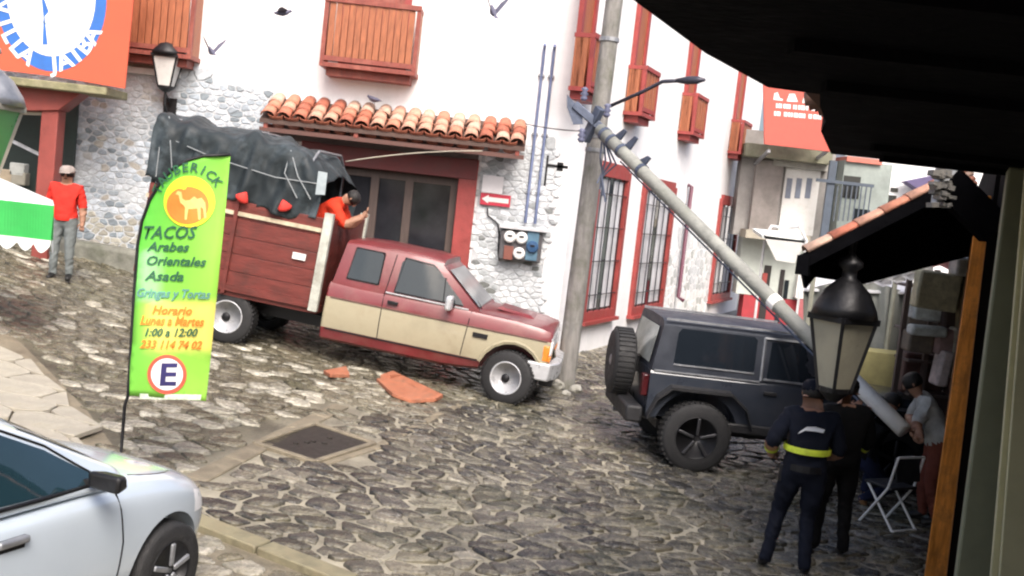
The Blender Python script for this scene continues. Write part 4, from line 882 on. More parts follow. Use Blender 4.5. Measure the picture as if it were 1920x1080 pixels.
top = loft('hard_top', [[(x, 0, 1.142), (x, w0, 1.142), (x, w0, 1.16), (x + dx, w1 + .02, 1.690), (x + dx, w1 - .03, 1.739), (x + dx, w1 - .12, 1.761), (x + dx, 0, 1.774)] for x, dx, w0, w1 in ((-.61, .09, .775, .71), (-.3, .03, .78, .72), (.6, 0, .78, .72), (1.25, -.02, .78, .72), (1.66, -.34, .76, .69))], [JT], [0] * 6, jp, 0, True); top.data.set_sharp_from_angle(angle=R(30))
tj = bvh(tub, top)
JG = glassmat('jeep glass', (.012, .016, .022), .06)
for s in (-1, 1):
    w1 = patch('window', [(-.36, 1.247), (.6, 1.247), (.62, 1.282), (.62, 1.637), (.58, 1.672), (-.3, 1.672), (-.34, 1.619)], tj, s, .006, JG, jp)
    seam('window_trim', [(-.36, 1.238), (.62, 1.238)], tj, s, .012, STEEL, w1, .004)
    dr_ = patch('door', [(.72, .62), (1.5, .62), (1.56, .8), (1.58, 1.12), (.72, 1.12)], tj, s, .012, JB, jp)
    MB().box((.84, s * .815, 1.02), (.16, .03, .045)).build('handle', PLAS, dr_, bevel=.008)
    w2 = patch('window', [(.78, 1.193), (1.5, 1.193), (1.3, 1.601), (1.24, 1.637), (.8, 1.637)], tj, s, .006, JG, jp)
    seam('window_trim', [(.74, 1.18), (1.54, 1.18)], tj, s, .014, STEEL, w2, .008); seam('window_trim', [(.71, 1.16), (.71, 1.672), (1.3, 1.672)], tj, s, .018, STEEL, w2, .006)
    seam('belt_line', [(-.58, 1.145), (.7, 1.145)], tj, s, .012, STEEL, jp, .006)
    MB().bar((-.5, s * .735, 1.766), (1.3, s * .735, 1.766), .03, .025).build('rain_gutter', STEEL, jp)
    # flares
    fl = MB(); prof = [(-.62, .62), (-.52, .86), (-.36, 1.0), (.36, 1.0), (.56, .84), (.66, .6)]
    for (a, b), (c, d) in zip(prof[:-1], prof[1:]): fl.add([(x, y, z + dz) for y, dz in ((s * .77, .0), (s * .92, -.015)) for x, z in ((a, b), (c, d))] + [(x, y, z - .05) for y in (s * .77, s * .92) for x, z in ((a, b), (c, d))], [(0, 1, 3, 2), (4, 6, 7, 5), (2, 3, 7, 6), (0, 4, 5, 1), (0, 2, 6, 4), (1, 5, 7, 3)])
    fl.build('fender_flare', PLAS, jp)
    ff = MB(); prof = [(1.74, .66), (1.86, .9), (2.02, 1.02), (2.8, 1.0), (2.95, .9)]
    for (a, b), (c, d) in zip(prof[:-1], prof[1:]): ff.add([(x, y, z) for y in (s * .56, s * .92) for x, z in ((a, b), (c, d))] + [(x, y, z - .05) for y in (s * .56, s * .92) for x, z in ((a, b), (c, d))], [(0, 1, 3, 2), (4, 6, 7, 5), (2, 3, 7, 6), (0, 4, 5, 1), (0, 2, 6, 4), (1, 5, 7, 3)])
    ff.build('front_fender', PLAS, jp)
    MB().box((.85, s * .8, .56), (1.5, .06, .12)).build('rocker', PLAS, jp, bevel=.02)
    JR = mat('dark alloy', (.06, .06, .065), .4, metal=.5); wheel(jp, (0, s * .8, .41), .415, .26, s, JR, 'alloy'); wheel(jp, (2.42, s * .8, .41), .415, .26, s, JR, 'alloy')
    MB().box((-.66, s * .68, .95), (.08, .14, .26)).build('tail_light', mat('red lens', (.05, .006, .008), .3), jp, bevel=.015)
    mi_ = MB().box((1.52, s * .95, 1.211), (.1, .18, .18)).build('mirror', PLAS, jp, bevel=.03); MB().bar((1.52, s * .78, 1.16), (1.52, s * .9, 1.18), .04, .04).build('mirror_arm', PLAS, mi_)
    MB().lathe([(.09, 0), (.09, .03), (.06, .05)], (2.8, s * .4, .93), 16, 'x').build('headlight', mat('lamp lens', (.75, .76, .78), .15), jp)
MB().add([(1.66, -.7, 1.17), (1.66, .7, 1.17), (1.36, .64, 1.664), (1.36, -.64, 1.664)], [(0, 1, 2, 3)]).build('windscreen', JG, jp).location = (.012, 0, .006)
MB().add([(-.615, -.62, 1.211), (-.615, .62, 1.211), (-.535, .58, 1.655), (-.535, -.58, 1.655)], [(3, 2, 1, 0)]).build('rear_window', mat('glass with painted reflection', (.35, .36, .33), .1, bump=0), jp).location = (-.008, 0, 0)  # pale base colour paints a reflection onto the rear window
MB().box((-.76, 0, .6), (.2, 1.62, .2)).build('rear_bumper', PLAS, jp, bevel=.03); MB().box((2.98, 0, .62), (.2, 1.5, .18)).build('front_bumper', PLAS, jp, bevel=.03)
gr = MB().box((2.81, 0, .88), (.05, 1.05, .38)).build('grille', JB, jp, bevel=.01)
for k in range(7): MB().box((2.84, (k - 3) * .075, .88), (.01, .045, .26)).build('slot', BLACKM, gr)
sp_w = MB().lathe([(.25, -.13), (.37, -.135), (.405, -.1), (.415, -.06), (.415, .06), (.405, .1), (.37, .135), (.25, .13)], (0, 0, 0), 36, 'x').build('spare_wheel', RUBBER, jp, smooth=True); sp_w.location = (-.84, .08, 1.1)
mb = MB()
for k in range(40):
    a = 2 * math.pi * k / 40; mb.box((0, .415 * math.cos(a), .415 * math.sin(a)), (.2, .036, .022), Matrix.Rotation(a - math.pi / 2, 3, 'X'))
mb.build('tread', RUBBER, sp_w); MB().lathe([(.26, -.1), (.24, -.13), (.1, -.12), (.04, -.14)], (0, 0, 0), 20, 'x').build('rim', STEEL, sp_w); MB().box((.16, 0, 0), (.12, .2, .2)).build('carrier', BLACKM, sp_w)
MB().bar((-.75, .08, 1.460), (-.66, .08, 1.193), .05, .05).build('brake_light', BLACKM, jp)
MB().box((1.2, 0, .45), (3.2, .9, .12)).build('chassis', BLACKM, jp); MB().tube([(0, -.7, .41), (0, .7, .41)], .07, 8).build('axle', BLACKM, jp); MB().tube([(2.42, -.7, .41), (2.42, .7, .41)], .06, 8).build('axle', BLACKM, jp)
MB().tube([(-.5, .4, .42), (-.8, .42, .42)], .035, 8).build('exhaust', STEEL, jp)

# --- silver white car, lower left
c_f = gnd(288, 1150); hd = Vector((math.sin(R(21)), math.cos(R(21)), 0)); c_r = c_f - hd * 2.52; c_r.z = ter(c_r.x, c_r.y); c_f.z = ter(c_f.x, c_f.y)
M_c = frame_from(c_r, c_f, -.74); ca = empty('silver_car', mtx=M_c); tag(ca, 'silver white hatchback with dark tinted windows in the lower left corner', 'car')
CP = mat('silver white paint', (.5, .57, .64), .22, metal=.15, var=.03, scale=2, bump=0, coat=.8)
def cr_(x, w, zb, zt, zs): 
    return [(x, 0, zb), (x, w * .82, zb), (x, w * .95, zb + .07), (x, w * .995, zb + .22), (x, w, (zb + zs) / 2 + .08), (x, w * .985, zs - .06), (x, w * .955, zs), (x, w * .86, zt - .03), (x, w * .5, zt + .005), (x, 0, zt + .02)]
cs = [(-.78, .6, .36, .8, .68), (-.72, .7, .26, .93, .78), (-.45, .79, .22, .97, .86), (0, .83, .2, .98, .9), (.6, .845, .19, .96, .9), (1.3, .845, .19, .95, .89), (1.75, .845, .19, .955, .885), (2.1, .84, .2, .985, .86), (2.5, .83, .2, .945, .82), (2.82, .78, .21, .86, .75), (3.02, .69, .23, .77, .68), (3.15, .54, .28, .67, .61), (3.2, .4, .34, .6, .57)]
cb = loft('body', [cr_(*q) for q in cs], [CP], [0] * 9, ca, 2)
bake(cb)
cc_ = [cyl_y((x, 0, .3), .365, a, b, 40) for x in (0, 2.52) for a, b in ((-1.2, -.56), (.56, 1.2))]
for c in cc_: c.matrix_world = M_c
cut(cb, cc_); kill(*cc_); cb.data.polygons.foreach_set('use_smooth', [True] * len(cb.data.polygons)); cb.data.set_sharp_from_angle(angle=R(45))
def gr_(x, wb, wt, zt, zb=.9): return [(x, 0, zb), (x, wb, zb), (x, wb - .012, zb + .05 * (zt > 1.1)), (x, wt + (wb - wt) * .3, zt - .14 * (zt > 1.1)), (x, wt, zt - .04 * (zt > 1.1)), (x, wt - .12, zt), (x, 0, zt + .02)]
gh = loft('roof', [gr_(-.72, .66, .6, .95), (gr_(-.62, .7, .62, 1.03)), gr_(-.35, .77, .6, 1.3), gr_(-.05, .79, .58, 1.42), gr_(.4, .8, .575, 1.475), gr_(1.0, .8, .575, 1.47), gr_(1.42, .8, .575, 1.39), gr_(1.8, .795, .6, 1.2), gr_(2.12, .79, .64, 1.02), gr_(2.22, .77, .66, .955)], [CP], [0] * 6, ca, 2); bake(gh)
tcar = bvh(cb, gh); CG = glassmat('tinted car glass', (.012, .03, .04), .04)
for s in (-1, 1):
    w = patch('window', [(.56, 1.0), (1.9, .975), (1.94, .99), (1.6, 1.19), (1.3, 1.32), (.95, 1.375), (.56, 1.38)], tcar, s, .005, CG, ca, 4)
    seam('trim', [(-.5, .985), (1.94, .965)], tcar, s, .012, BLACKM, w, .004); seam('trim', [(.5, 1.395), (.96, 1.39), (1.32, 1.335), (1.62, 1.205), (1.95, .985)], tcar, s, .008, BLACKM, w, .004)
    w2 = patch('window', [(-.4, 1.02), (.46, 1.0), (.46, 1.375), (.1, 1.35), (-.25, 1.22)], tcar, s, .005, CG, ca, 4)
    pt = patch('pillar_trim', [(.46, 1.0), (.56, 1.0), (.56, 1.375), (.46, 1.375)], tcar, s, .004, BLACKM, ca, 2)
    seam('door_seam', [(2.03, .26), (2.06, .6), (2.02, .93)], tcar, s, .006, BLACKM, ca); seam('door_seam', [(.5, .26), (.52, .98)], tcar, s, .006, BLACKM, ca)
    hy = tcar.ray_cast(Vector((1.22, s * 3, .8)), Vector((0, -s, 0)))[0].y; dh = MB().box((1.22, hy + s * .018, .815), (.2, .04, .042)).build('door_handle', STEEL, ca, bevel=.014); MB().box((1.22, hy, .79), (.19, .008, .085)).build('recess', BLACKM, dh, bevel=.003)
    mi_ = MB().add([(-.1, -.11, -.06), (.1, -.07, -.05), (.1, .07, -.05), (-.1, .11, -.06), (-.11, -.12, .08), (.05, -.08, .06), (.05, .08, .06), (-.11, .12, .08)], [(3, 2, 1, 0), (4, 5, 6, 7), (0, 1, 5, 4), (1, 2, 6, 5), (2, 3, 7, 6), (3, 0, 4, 7)]).build('mirror', CP, ca, bevel=.03); mi_.location = (1.8, s * .94, 1.03); mi_.scale = (.65, 1.0, .75); mi_.data.materials[0] = BLACKM
    MB().bar((.05, -s * .2, -.06), (.02, -s * .04, -.03), .07, .05).build('mirror_arm', BLACKM, mi_)
    hl = patch('headlight', [(2.8, .6), (3.02, .58), (3.1, .62), (3.0, .69), (2.82, .74)], tcar, s, .004, mat('lamp lens', (.75, .76, .78), .15), ca, 3, fallback=.6)
    seam('crease', [(.4, .36), (1.7, .4)], tcar, s, .01, BLACKM, ca); 
    wheel(ca, (0, s * .74, .3), .3, .2, s, STEEL, 'alloy', tread=False); wheel(ca, (2.52, s * .74, .3), .3, .2, s, STEEL, 'alloy', tread=False)
wsp = []
for i in range(9):
    for j in range(9): 
        u_, v_ = i / 8, j / 8; x = 2.12 - v_ * .6; y = (u_ * 2 - 1) * (.62 - .06 * v_); h = gh.data and tcar.ray_cast(Vector((x + 1.4, y, 1.03 + v_ * .33 + 1.4)), Vector((-1, 0, -1)).normalized()); wsp.append((h[0] + Vector((.006, 0, .006))) if h[0] is not None else Vector((x, y, 1)))
MB().add(wsp, [(i * 9 + j, i * 9 + j + 1, (i + 1) * 9 + j + 1, (i + 1) * 9 + j) for i in range(8) for j in range(8)]).build('windscreen', CG, ca, smooth=True)
seam('bonnet_gap', [(2.25, .93), (2.7, .86)], tcar, -1, .004, BLACKM, ca)
MB().tube([(0, -.7, .3), (0, .7, .3)], .05, 8).build('axle', BLACKM, ca); MB().tube([(2.52, -.7, .3), (2.52, .7, .3)], .05, 8).build('axle', BLACKM, ca)

# ------------------------------------------------------------ house on the right, its eaves and posts
TANS = SDIR.x / SDIR.y
def RW(a, Y, z): return Vector((TANS * Y + a, Y, z))        # a: metres right of the line through the camera along the street
rh = empty('right_house', RW(.3, 6, 0)); rb = rh.location.copy(); tag(rh, 'dark eaved house wall along the right edge with a green pilaster', 'building')
def hexa(mb, b, t): return mb.add([Vector(v) - rb for v in list(b) + list(t)], [(3, 2, 1, 0), (4, 5, 6, 7), (0, 1, 5, 4), (1, 2, 6, 5), (2, 3, 7, 6), (3, 0, 4, 7)])
CREAM = mat('olive cream plaster', (.42, .4, .25), .8, var=.15, scale=3, bump=.3, dirt=(.1, .1, .06, .4)); OLIVE = mat('olive green paint', (.19, .2, .13), .7, var=.15, scale=3, bump=.2)
wm = MB()
for a_, b_, y0_, y1_ in ((.78, 1.1, .2, 9.0), (.26, 1.1, 9.35, 30)): hexa(wm, [RW(a_, y0_, -.6), RW(b_, y0_, -.6), RW(b_, y1_, -.6), RW(a_, y1_, -.6)], [RW(a_, y0_, 4.2), RW(b_, y0_, 4.2), RW(b_, y1_, 4.2), RW(a_, y1_, 4.2)])
wm; hexa(wm, [RW(.3, 6.68, 3.2), RW(.77, 6.68, 3.2), RW(.77, 9.33, 3.2), RW(.3, 9.33, 3.2)], [RW(.3, 6.68, 4.2), RW(.77, 6.68, 4.2), RW(.77, 9.33, 4.2), RW(.3, 9.33, 4.2)])
wm.build('wall', mat('shade dark wall', (.008, .007, .007), 1, var=.4, scale=3, bump=.3, spec=.02), rh)  # near-black colour holds the shade of the recess behind the posts
def upright(nm, m, pts_top, pts_bot, Y, dep, bev=.01):
    """post between two pixel edges, standing at depth Y"""
    (tx0, ty), (tx1, _) = pts_top; (bx0, by), (bx1, _) = pts_bot
    t0, t1, b0_, b1_ = at(tx0, ty, Y), at(tx1, ty, Y), at(bx0, by, Y), at(bx1, by, Y)
    k0 = (t0 - b0_) / (t0.z - b0_.z); k1 = (t1 - b1_) / (t1.z - b1_.z)
    def ex(p, k, z): return p + k * (z - p.z)
    zb_, zt_ = -.5, 3.49; off = Vector((TANS * dep, dep, 0)); mb = MB()
    hexa(mb, [ex(b0_, k0, zb_), ex(b1_, k1, zb_), ex(b1_, k1, zb_) + off, ex(b0_, k0, zb_) + off], [ex(t0, k0, zt_), ex(t1, k1, zt_), ex(t1, k1, zt_) + off, ex(t0, k0, zt_) + off]); return mb.build(nm, m, rh, bevel=bev)
ORP = mat('orange painted timber', (.55, .2, .03), .5, var=.4, scale=6, bump=.3, stretch=(4, 4, .6), dirt=(.12, .06, .02, .5), dscale=6)
upright('door_post', ORP, ((1826, 430), (1852, 430)), ((1733, 1080), (1775, 1080)), 9.2, .14)
upright('pilaster', OLIVE, ((1893, 300), (1932, 300)), ((1792, 1080), (1872, 1080)), 6.0, .3, .015)
upright('corner_strip', CREAM, ((1925, 300), (1940, 300)), ((1858, 1080), (1878, 1080)), 5.0, .12, .005)
upright('wall_panel', CREAM, ((1935, 300), (2200, 300)), ((1874, 1080), (2300, 1080)), 4.9, .1, .005)
for k in range(3):
    mb = MB(); Yk = 9.6 + 1.1 * k; hexa(mb, [RW(.16, Yk, -.5), RW(.28, Yk, -.5), RW(.28, Yk + .1, -.5), RW(.16, Yk + .1, -.5)], [RW(.16, Yk, 3.4), RW(.28, Yk, 3.4), RW(.28, Yk + .1, 3.4), RW(.16, Yk + .1, 3.4)]); mb.build('door_post', mat('worn post timber', (.13, .07, .035), .7, var=.4, scale=6, stretch=(4, 4, .6)), rh, bevel=.01)
# near eave: plank soffit with a broken bite, tile ends above
so_pts = [(-.82, .4), (-.83, 2.55), (-.815, 3.28), (-.735, 3.9), (-.555, 3.93), (-.6, 4.3), (-.64, 4.83), (-.72, 5.3), (-.825, 6.66), (.8, 6.66), (.8, .4)]
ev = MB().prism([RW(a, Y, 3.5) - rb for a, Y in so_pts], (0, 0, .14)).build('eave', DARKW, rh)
for k in range(9):
    Y = .8 + k * .7
    if 3.6 < Y < 5.6: continue
    MB().bar(RW(-.5, Y, 3.485) - rb, RW(.28, Y, 3.485) - rb, .07, .035).build('rafter', DARKW, ev)
etm = MB().add(*tile_mesh(.1, .085, .5)).build('t', TERRA, None, col=(.12, .06, .04), smooth=True); em = etm.data; kill(etm)
def eave_tile(a, Y, z, par, rot):
    o = bpy.data.objects.new('roof_tile', em); COL.objects.link(o); o.parent = par; o.location = RW(a, Y, z) - rb; o.rotation_euler = (R(18), 0, rot); return o
STA = math.atan2(SDIR.x, SDIR.y)
for k in range(30):
    Y = .6 + k * .205
    a = -.86 + rt.uniform(-.03, .035) + (.42 if 3.75 < Y < 4.95 else (.28 if 4.9 <= Y < 5.6 else 0)); eave_tile(a, Y, 3.65, ev, -STA - math.pi / 2)
MB().prism([RW(a, Y, z) - rb for a, Y, z in ((-.8, .4, 3.66), (-.8, 6.64, 3.66), (.9, 6.64, 4.25), (.9, .4, 4.25))], (0, 0, .06)).build('roof_slope', mat('old roof', (.16, .08, .055), .85), rh)
# lower lean-to roof further along, sagging
lr = empty('lean_to_roof', RW(.2, 9, 3.4)); lb = lr.location.copy(); tag(lr, 'dark tiled lean-to roof over the right pavement behind the hanging lantern', 'roof')
n0, n1 = at(1508, 484, 9.0), at(1795, 338, 9.0); g0, g1 = at(1588, 508, 12.6), at(1850, 440, 12.6)
def lp(u, v, d=0): a = n0.lerp(n1, u); b = g0.lerp(g1, u); return a.lerp(b, v) + Vector((0, 0, d)) - lb
mb = MB(); nu = 6
for i in range(nu + 1):
    for j in range(nu + 1): mb.v += [tuple(lp(i / nu, j / nu, 0)), tuple(lp(i / nu, j / nu, .05))]
def ix(i, j, k): return ((i * (nu + 1)) + j) * 2 + k
for i in range(nu):
    for j in range(nu): mb.f += [(ix(i, j, 0), ix(i, j + 1, 0), ix(i + 1, j + 1, 0), ix(i + 1, j, 0)), (ix(i, j, 1), ix(i + 1, j, 1), ix(i + 1, j + 1, 1), ix(i, j + 1, 1))]
for i in range(nu): mb.f += [(ix(i, 0, 0), ix(i + 1, 0, 0), ix(i + 1, 0, 1), ix(i, 0, 1)), (ix(i, nu, 0), ix(i, nu, 1), ix(i + 1, nu, 1), ix(i + 1, nu, 0)), (ix(0, i, 0), ix(0, i, 1), ix(0, i + 1, 1), ix(0, i + 1, 0)), (ix(nu, i, 0), ix(nu, i + 1, 0), ix(nu, i + 1, 1), ix(nu, i, 1))]
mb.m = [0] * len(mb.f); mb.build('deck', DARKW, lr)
MB().bar(lp(0.0, -.02, -.06), lp(0.02, 1, -.06), .1, .16).build('eave_beam', DARKW, lr); MB().bar(lp(0, .0, -.02), lp(1, .0, -.02), .1, .1).build('verge_board', DARKW, lr)
for v in (.25, .5, .75, .98): MB().bar(lp(.0, v, -.05), lp(1, v, -.05), .07, .09).build('rafter', DARKW, lr)
dz_ = n1 - n0; sl_a = math.atan2(dz_.z, dz_.x)
for k in range(6):            # verge tiles on the near edge and rows behind them
    for j in range(16):
        u_ = (k + .0) / 6; v_ = j / 16 + .01; o = bpy.data.objects.new('roof_tile', tmesh[rt.choice((2, 3, 4, 0))]); COL.objects.link(o); o.parent = lr; o.location = lp(u_, v_, .055)
        d3 = (lp(1, v_) - lp(0, v_)).normalized(); zz3 = d3.cross(Vector((0, 1, 0)).cross(d3).normalized() * -1).normalized(); xx3 = d3.cross(Vector((0, 0, 1))).normalized(); zz3 = xx3.cross(d3)
        o.rotation_euler = Matrix((xx3, d3, zz3)).transposed().to_euler(); o.scale = (.8, .9, .55)
MB().bar(lp(.0, .99, -.12), lp(1, .99, -.12), .1, .16).build('tie_beam', DARKW, lr)
MB().prism([lp(-.05, .1, -.02), lp(.0, .1, -.25), lp(.1, .1, -.12)], (0, .1, 0)).build('bracket', DARKW, lr)
# hanging lantern from the lean-to
DIMG = mat('grimy lamp glass', (.36, .34, .26), .35, var=.2, scale=3, bump=0, dirt=(.25, .22, .15, .5), dscale=3)
lt = at(1564, 730, 9.2); hl_ = empty('hanging_lantern', lt); tag(hl_, 'large black iron lantern with grimy panes hanging under the lean-to roof', 'lantern')
LS = .98; lantern(hl_, LS, DIMG, .78)
mb = MB(); zt3 = .62 * LS + .58 * LS; mb.tube([(0, 0, zt3 - .08), (0, 0, zt3 + .22)], .028, 8); mb.build('hanger', BLACKM, hl_)
hl_.rotation_euler = (0, 0, R(28))
# lantern at the left edge
ll = at(-46, 330, 7.6); l3 = empty('post_lantern', (ll.x, ll.y, ter(ll.x, ll.y))); tag(l3, 'lantern with canopy green painted into its panes, cut by the left edge of the picture', 'lantern')
GRG = mat('lamp glass painted canopy green', (.05, .3, .09), .3, var=.15, scale=3, bump=0)  # canopy's green showing in the panes is painted into their colour
sub_ = empty('head', (0, 0, ll.z - ter(ll.x, ll.y))); lantern(sub_, .8, GRG)
for ch in list(sub_.children): ch.parent = l3; ch.location = ch.location + Vector((0, 0, ll.z - ter(ll.x, ll.y)))
kill(sub_)
for ch in l3.children:
    if ch.name.startswith(('frame_bar', 'rim_bar')): ch.data.materials[0] = PALEC
    if ch.name.startswith('cap'): ch.data.materials[0] = STEEL
MB().tube([(0, 0, -.1), (0, 0, .4), (0, 0, ll.z - ter(ll.x, ll.y) - .06)], [.06, .045, .035], 10).build('post', BLACKM, l3)

# ------------------------------------------------------------ green and white canopy at the left edge
YC = 12.2
cn = empty('market_canopy', at(-60, 470, YC)); c0 = cn.location.copy(); tag(cn, 'green and white market canopy with a scalloped valance at the left edge', 'canopy')
GCL = mat('green canopy cloth', (.03, .36, .07), .75, var=.1, scale=3, bump=.15, bscale=10); WCL = mat('white canopy cloth', (.66, .7, .68), .75, var=.06, scale=3, bump=.15, bscale=10)
a0, a1 = at(-180, 366, YC), at(99, 397, YC); zt4 = (at(50, 380, YC).z); zb4 = at(50, 446, YC).z; zs4 = at(50, 466, YC).z; xr = at(99, 420, YC).x; xl = xr - 2.4; yb = YC + 1.3; xq = at(97, 400, yb).x; ap = Vector(((xl + xr) / 2 - .4, YC + .65, zt4 + .5))
cor = [Vector((xl, YC, zt4)), Vector((xr, YC, zt4)), Vector((xq, yb, zt4)), Vector((xl - .3, yb, zt4))]
for i in range(4): 
    p, q = cor[i], cor[(i + 1) % 4]; mid = (p + q) / 2 * .5 + ap * .5 - Vector((0, 0, .07)); MB().add([v - c0 for v in (p, q, ap, (p + ap) / 2 - Vector((0, 0, .04)), (q + ap) / 2 - Vector((0, 0, .04)), mid)], [(0, 1, 5), (0, 5, 3), (1, 4, 5), (5, 4, 2), (3, 5, 2)]).build('roof_panel', WCL, cn, smooth=True)
    n = 72; vs = []; fs = []
    for k in range(n + 1):
        b_ = p.lerp(q, k / n); sc = abs(math.sin(k / n * math.pi * 12)) * .09; wv = Vector((0, .02 * math.sin(k / 3), 0)) if i % 2 == 0 else Vector((.02 * math.sin(k / 3), 0, 0))
        vs += [b_ - c0, Vector((b_.x, b_.y, zb4)) + wv - c0, Vector((b_.x, b_.y, zs4 + .06 - sc)) + wv * 1.5 - c0]
    for k in range(n): fs += [(3 * k, 3 * k + 3, 3 * k + 4, 3 * k + 1)]
    g_ = MB().add(vs, fs).build('valance', GCL, cn)
    MB().add(vs, [(3 * k + 1, 3 * k + 4, 3 * k + 5, 3 * k + 2) for k in range(n)]).build('scallop_edge', WCL, g_)
for v in (cor[0], cor[3]): MB().tube([Vector((v.x * .995, v.y, ter(v.x, v.y) - .05)) - c0, v - c0], .022, 8).build('leg', mat('dark green steel', (.02, .08, .05), .5), cn)

# ------------------------------------------------------------ side street background
YBG = 31.0
gh_ = empty('grey_house', at(1500, 600, YBG)); gb = gh_.location.copy(); tag(gh_, 'grey two-storey house closing the side street with white window and red dado', 'building')
def bgbox(nm, m, x0, y0, x1, y1, Y=YBG, dep=.3, par=None, z_off=0):
    p, q = at((x0 + x1) / 2, y0, Y), at((x0 + x1) / 2, y1, Y); xx0, xx1 = at(x0, (y0 + y1) / 2, Y).x, at(x1, (y0 + y1) / 2, Y).x
    r_ = par or gh_; return MB().box(Vector(((xx0 + xx1) / 2, Y + dep / 2, (p.z + q.z) / 2)) - gb, (xx1 - xx0, dep, p.z - q.z)).build(nm, m, r_)
GREYP = mat('grey stained plaster', (.3, .29, .28), .85, var=.25, scale=1.5, bump=.3, dirt=(.15, .14, .13, .6), dscale=.8); GREENP = mat('greenish plaster', (.28, .32, .3), .85, var=.25, scale=1.5, bump=.3, dirt=(.12, .15, .14, .6), dscale=1)
bgbox('upper_wall', GREYP, 1385, 250, 1560, 450, YBG, .6); bgbox('side_bay', GREENP, 1562, 302, 1652, 640, YBG - .6, 1.0)
bgbox('column', mat('brown grey plaster', (.26, .235, .22), .85, var=.3, scale=2, dirt=(.12, .11, .1, .5)), 1412, 300, 1462, 436, YBG - .25, .26)
bgbox('cornice', mat('mossy concrete', (.22, .22, .16), .9, var=.35, scale=2, bump=.5, dirt=(.1, .11, .06, .6)), 1398, 276, 1562, 300, YBG - .7, .7); bgbox('cornice', CONC, 1450, 300, 1556, 316, YBG - .3, .32)
w_ = bgbox('window', WHITEP, 1466, 316, 1532, 440, YBG - .06, .08)
for x in (1474, 1492, 1511): bgbox('pane', mat('blue grey glass', (.2, .23, .3), .2), x, 334, x + 10, 372, YBG - .08, .03, w_)
bgbox('balcony_post', mat('blue grey steel', (.07, .09, .12), .6), 1546, 300, 1560, 470, YBG - .9, .12); bgbox('balcony_rail', mat('blue grey steel', (.07, .09, .12), .6), 1530, 340, 1640, 346, YBG - .95, .05)
for k in range(8): bgbox('baluster', mat('blue grey steel', (.07, .09, .12), .6), 1566 + 9 * k, 348, 1568 + 9 * k, 415, YBG - .94, .03)
bgbox('ledge', PALEC, 1398, 436, 1520, 452, YBG - .8, .9); bgbox('bay_window', DGLASS, 1580, 330, 1612, 372, YBG - .62, .05); bgbox('bay_window', DGLASS, 1600, 392, 1630, 416, YBG - .62, .05)
bgbox('lower_wall', mat('pale green plaster', (.5, .54, .5), .85, var=.15, scale=2), 1385, 452, 1562, 560, YBG, .6); bgbox('dado', mat('dado red', (.36, .04, .05), .7), 1385, 561, 1562, 700, YBG - .02, .62)
for x0, x1, y0, y1, m in ((1428, 1441, 497, 600, DARKIN), (1429, 1438, 512, 535, REDP), (1458, 1466, 505, 610, DARKIN), (1470, 1478, 525, 560, DGLASS), (1490, 1496, 512, 560, DGLASS), (1522, 1536, 490, 520, DGLASS)): bgbox('opening', m, x0, y0, x1, y1, YBG - .05 - (.02 if m is REDP else 0), .04)
bgbox('pier', WHITEP, 1494, 516, 1512, 560, YBG - .3, .3); bgbox('pier', mat('pier red', (.4, .12, .13), .7), 1494, 561, 1512, 660, YBG - .3, .3)
bgbox('roof', TERRA if False else mat('salmon roof', (.5, .17, .13), .8), 1588, 296, 1655, 306, YBG - .7, 2.0)
# red sign board
YS = 29.2
sgp = [at(1432, 158, YS), at(1580, 168, YS), at(1572, 286, YS), at(1434, 270, YS)]
sg = empty('roof_sign', sgp[3]); sb = sg.location.copy(); tag(sg, 'red roof sign board with white lettering above the grey house', 'sign')
MB().prism([p - sb for p in sgp], (0, .12, 0)).build('board', mat('sign board red', (.5, .1, .075), .7, var=.08), sg)
for x in (1445, 1555): p = at(x, 282, YS); MB().bar(Vector((p.x, YS + .2, p.z)) - sb, Vector((p.x, YBG, p.z - .3)) - sb, .08, .08).build('strut', STEEL, sg)
def spt(px, py, d=.006): p = at(px, py, YS); return Vector((p.x, YS - d, p.z)) - sb
SWH = mat('sign white', (.8, .78, .78), .8, bump=0)
for poly in ([(1452, 175), (1458, 173), (1462, 184), (1468, 186), (1467, 189), (1450, 187)], [(1480, 176), (1490, 176), (1496, 191), (1475, 190)], [(1508, 178), (1518, 178), (1514, 194), (1504, 193)], [(1530, 180), (1540, 181), (1545, 196), (1526, 195)]): MB().add([spt(*q) for q in poly], [tuple(range(len(poly)))]).build('lettering', SWH, sg)
rl = random.Random(4)
for y0, x0, n in ((193, 1447, 20), (208, 1447, 22)):
    x = x0
    for k in range(n):
        w = rl.uniform(2.6, 4.6); x += w + 1.1 + (4 if rl.random() < .14 else 0); y = y0 + (x - x0) * .085
        if x > 1562: break
        MB().add([spt(x, y), spt(x + w, y + .3), spt(x + w - .4, y + 8.6), spt(x - .4, y + 8.3)], [(0, 1, 2, 3)]).build('lettering', SWH, sg)
# far white house and its neighbours
YW = 48.0
fh = empty('far_house', at(1720, 600, YW)); fb_ = fh.location.copy(); tag(fh, 'far white house with small dark windows at the end of the street', 'building')
def fbox(nm, m, x0, y0, x1, y1, Y=YW, dep=.4):
    p, q = at((x0 + x1) / 2, y0, Y), at((x0 + x1) / 2, y1, Y); a_, b_ = at(x0, (y0 + y1) / 2, Y).x, at(x1, (y0 + y1) / 2, Y).x
    return MB().box(Vector(((a_ + b_) / 2, Y + dep / 2, (p.z + q.z) / 2)) - fb_, (b_ - a_, dep, p.z - q.z)).build(nm, m, fh)
fbox('wall', STUCCO, 1560, 240, 1960, 720, YW, 4); fbox('window', DGLASS, 1670, 352, 1684, 360, YW - .05, .1); fbox('window', DGLASS, 1664, 366, 1680, 384, YW - .05, .1)
gp = [at(1700, 340, YW - 1), at(1790, 322, YW - 1), at(1790, 370, YW - 1), at(1740, 366, YW - 1)]
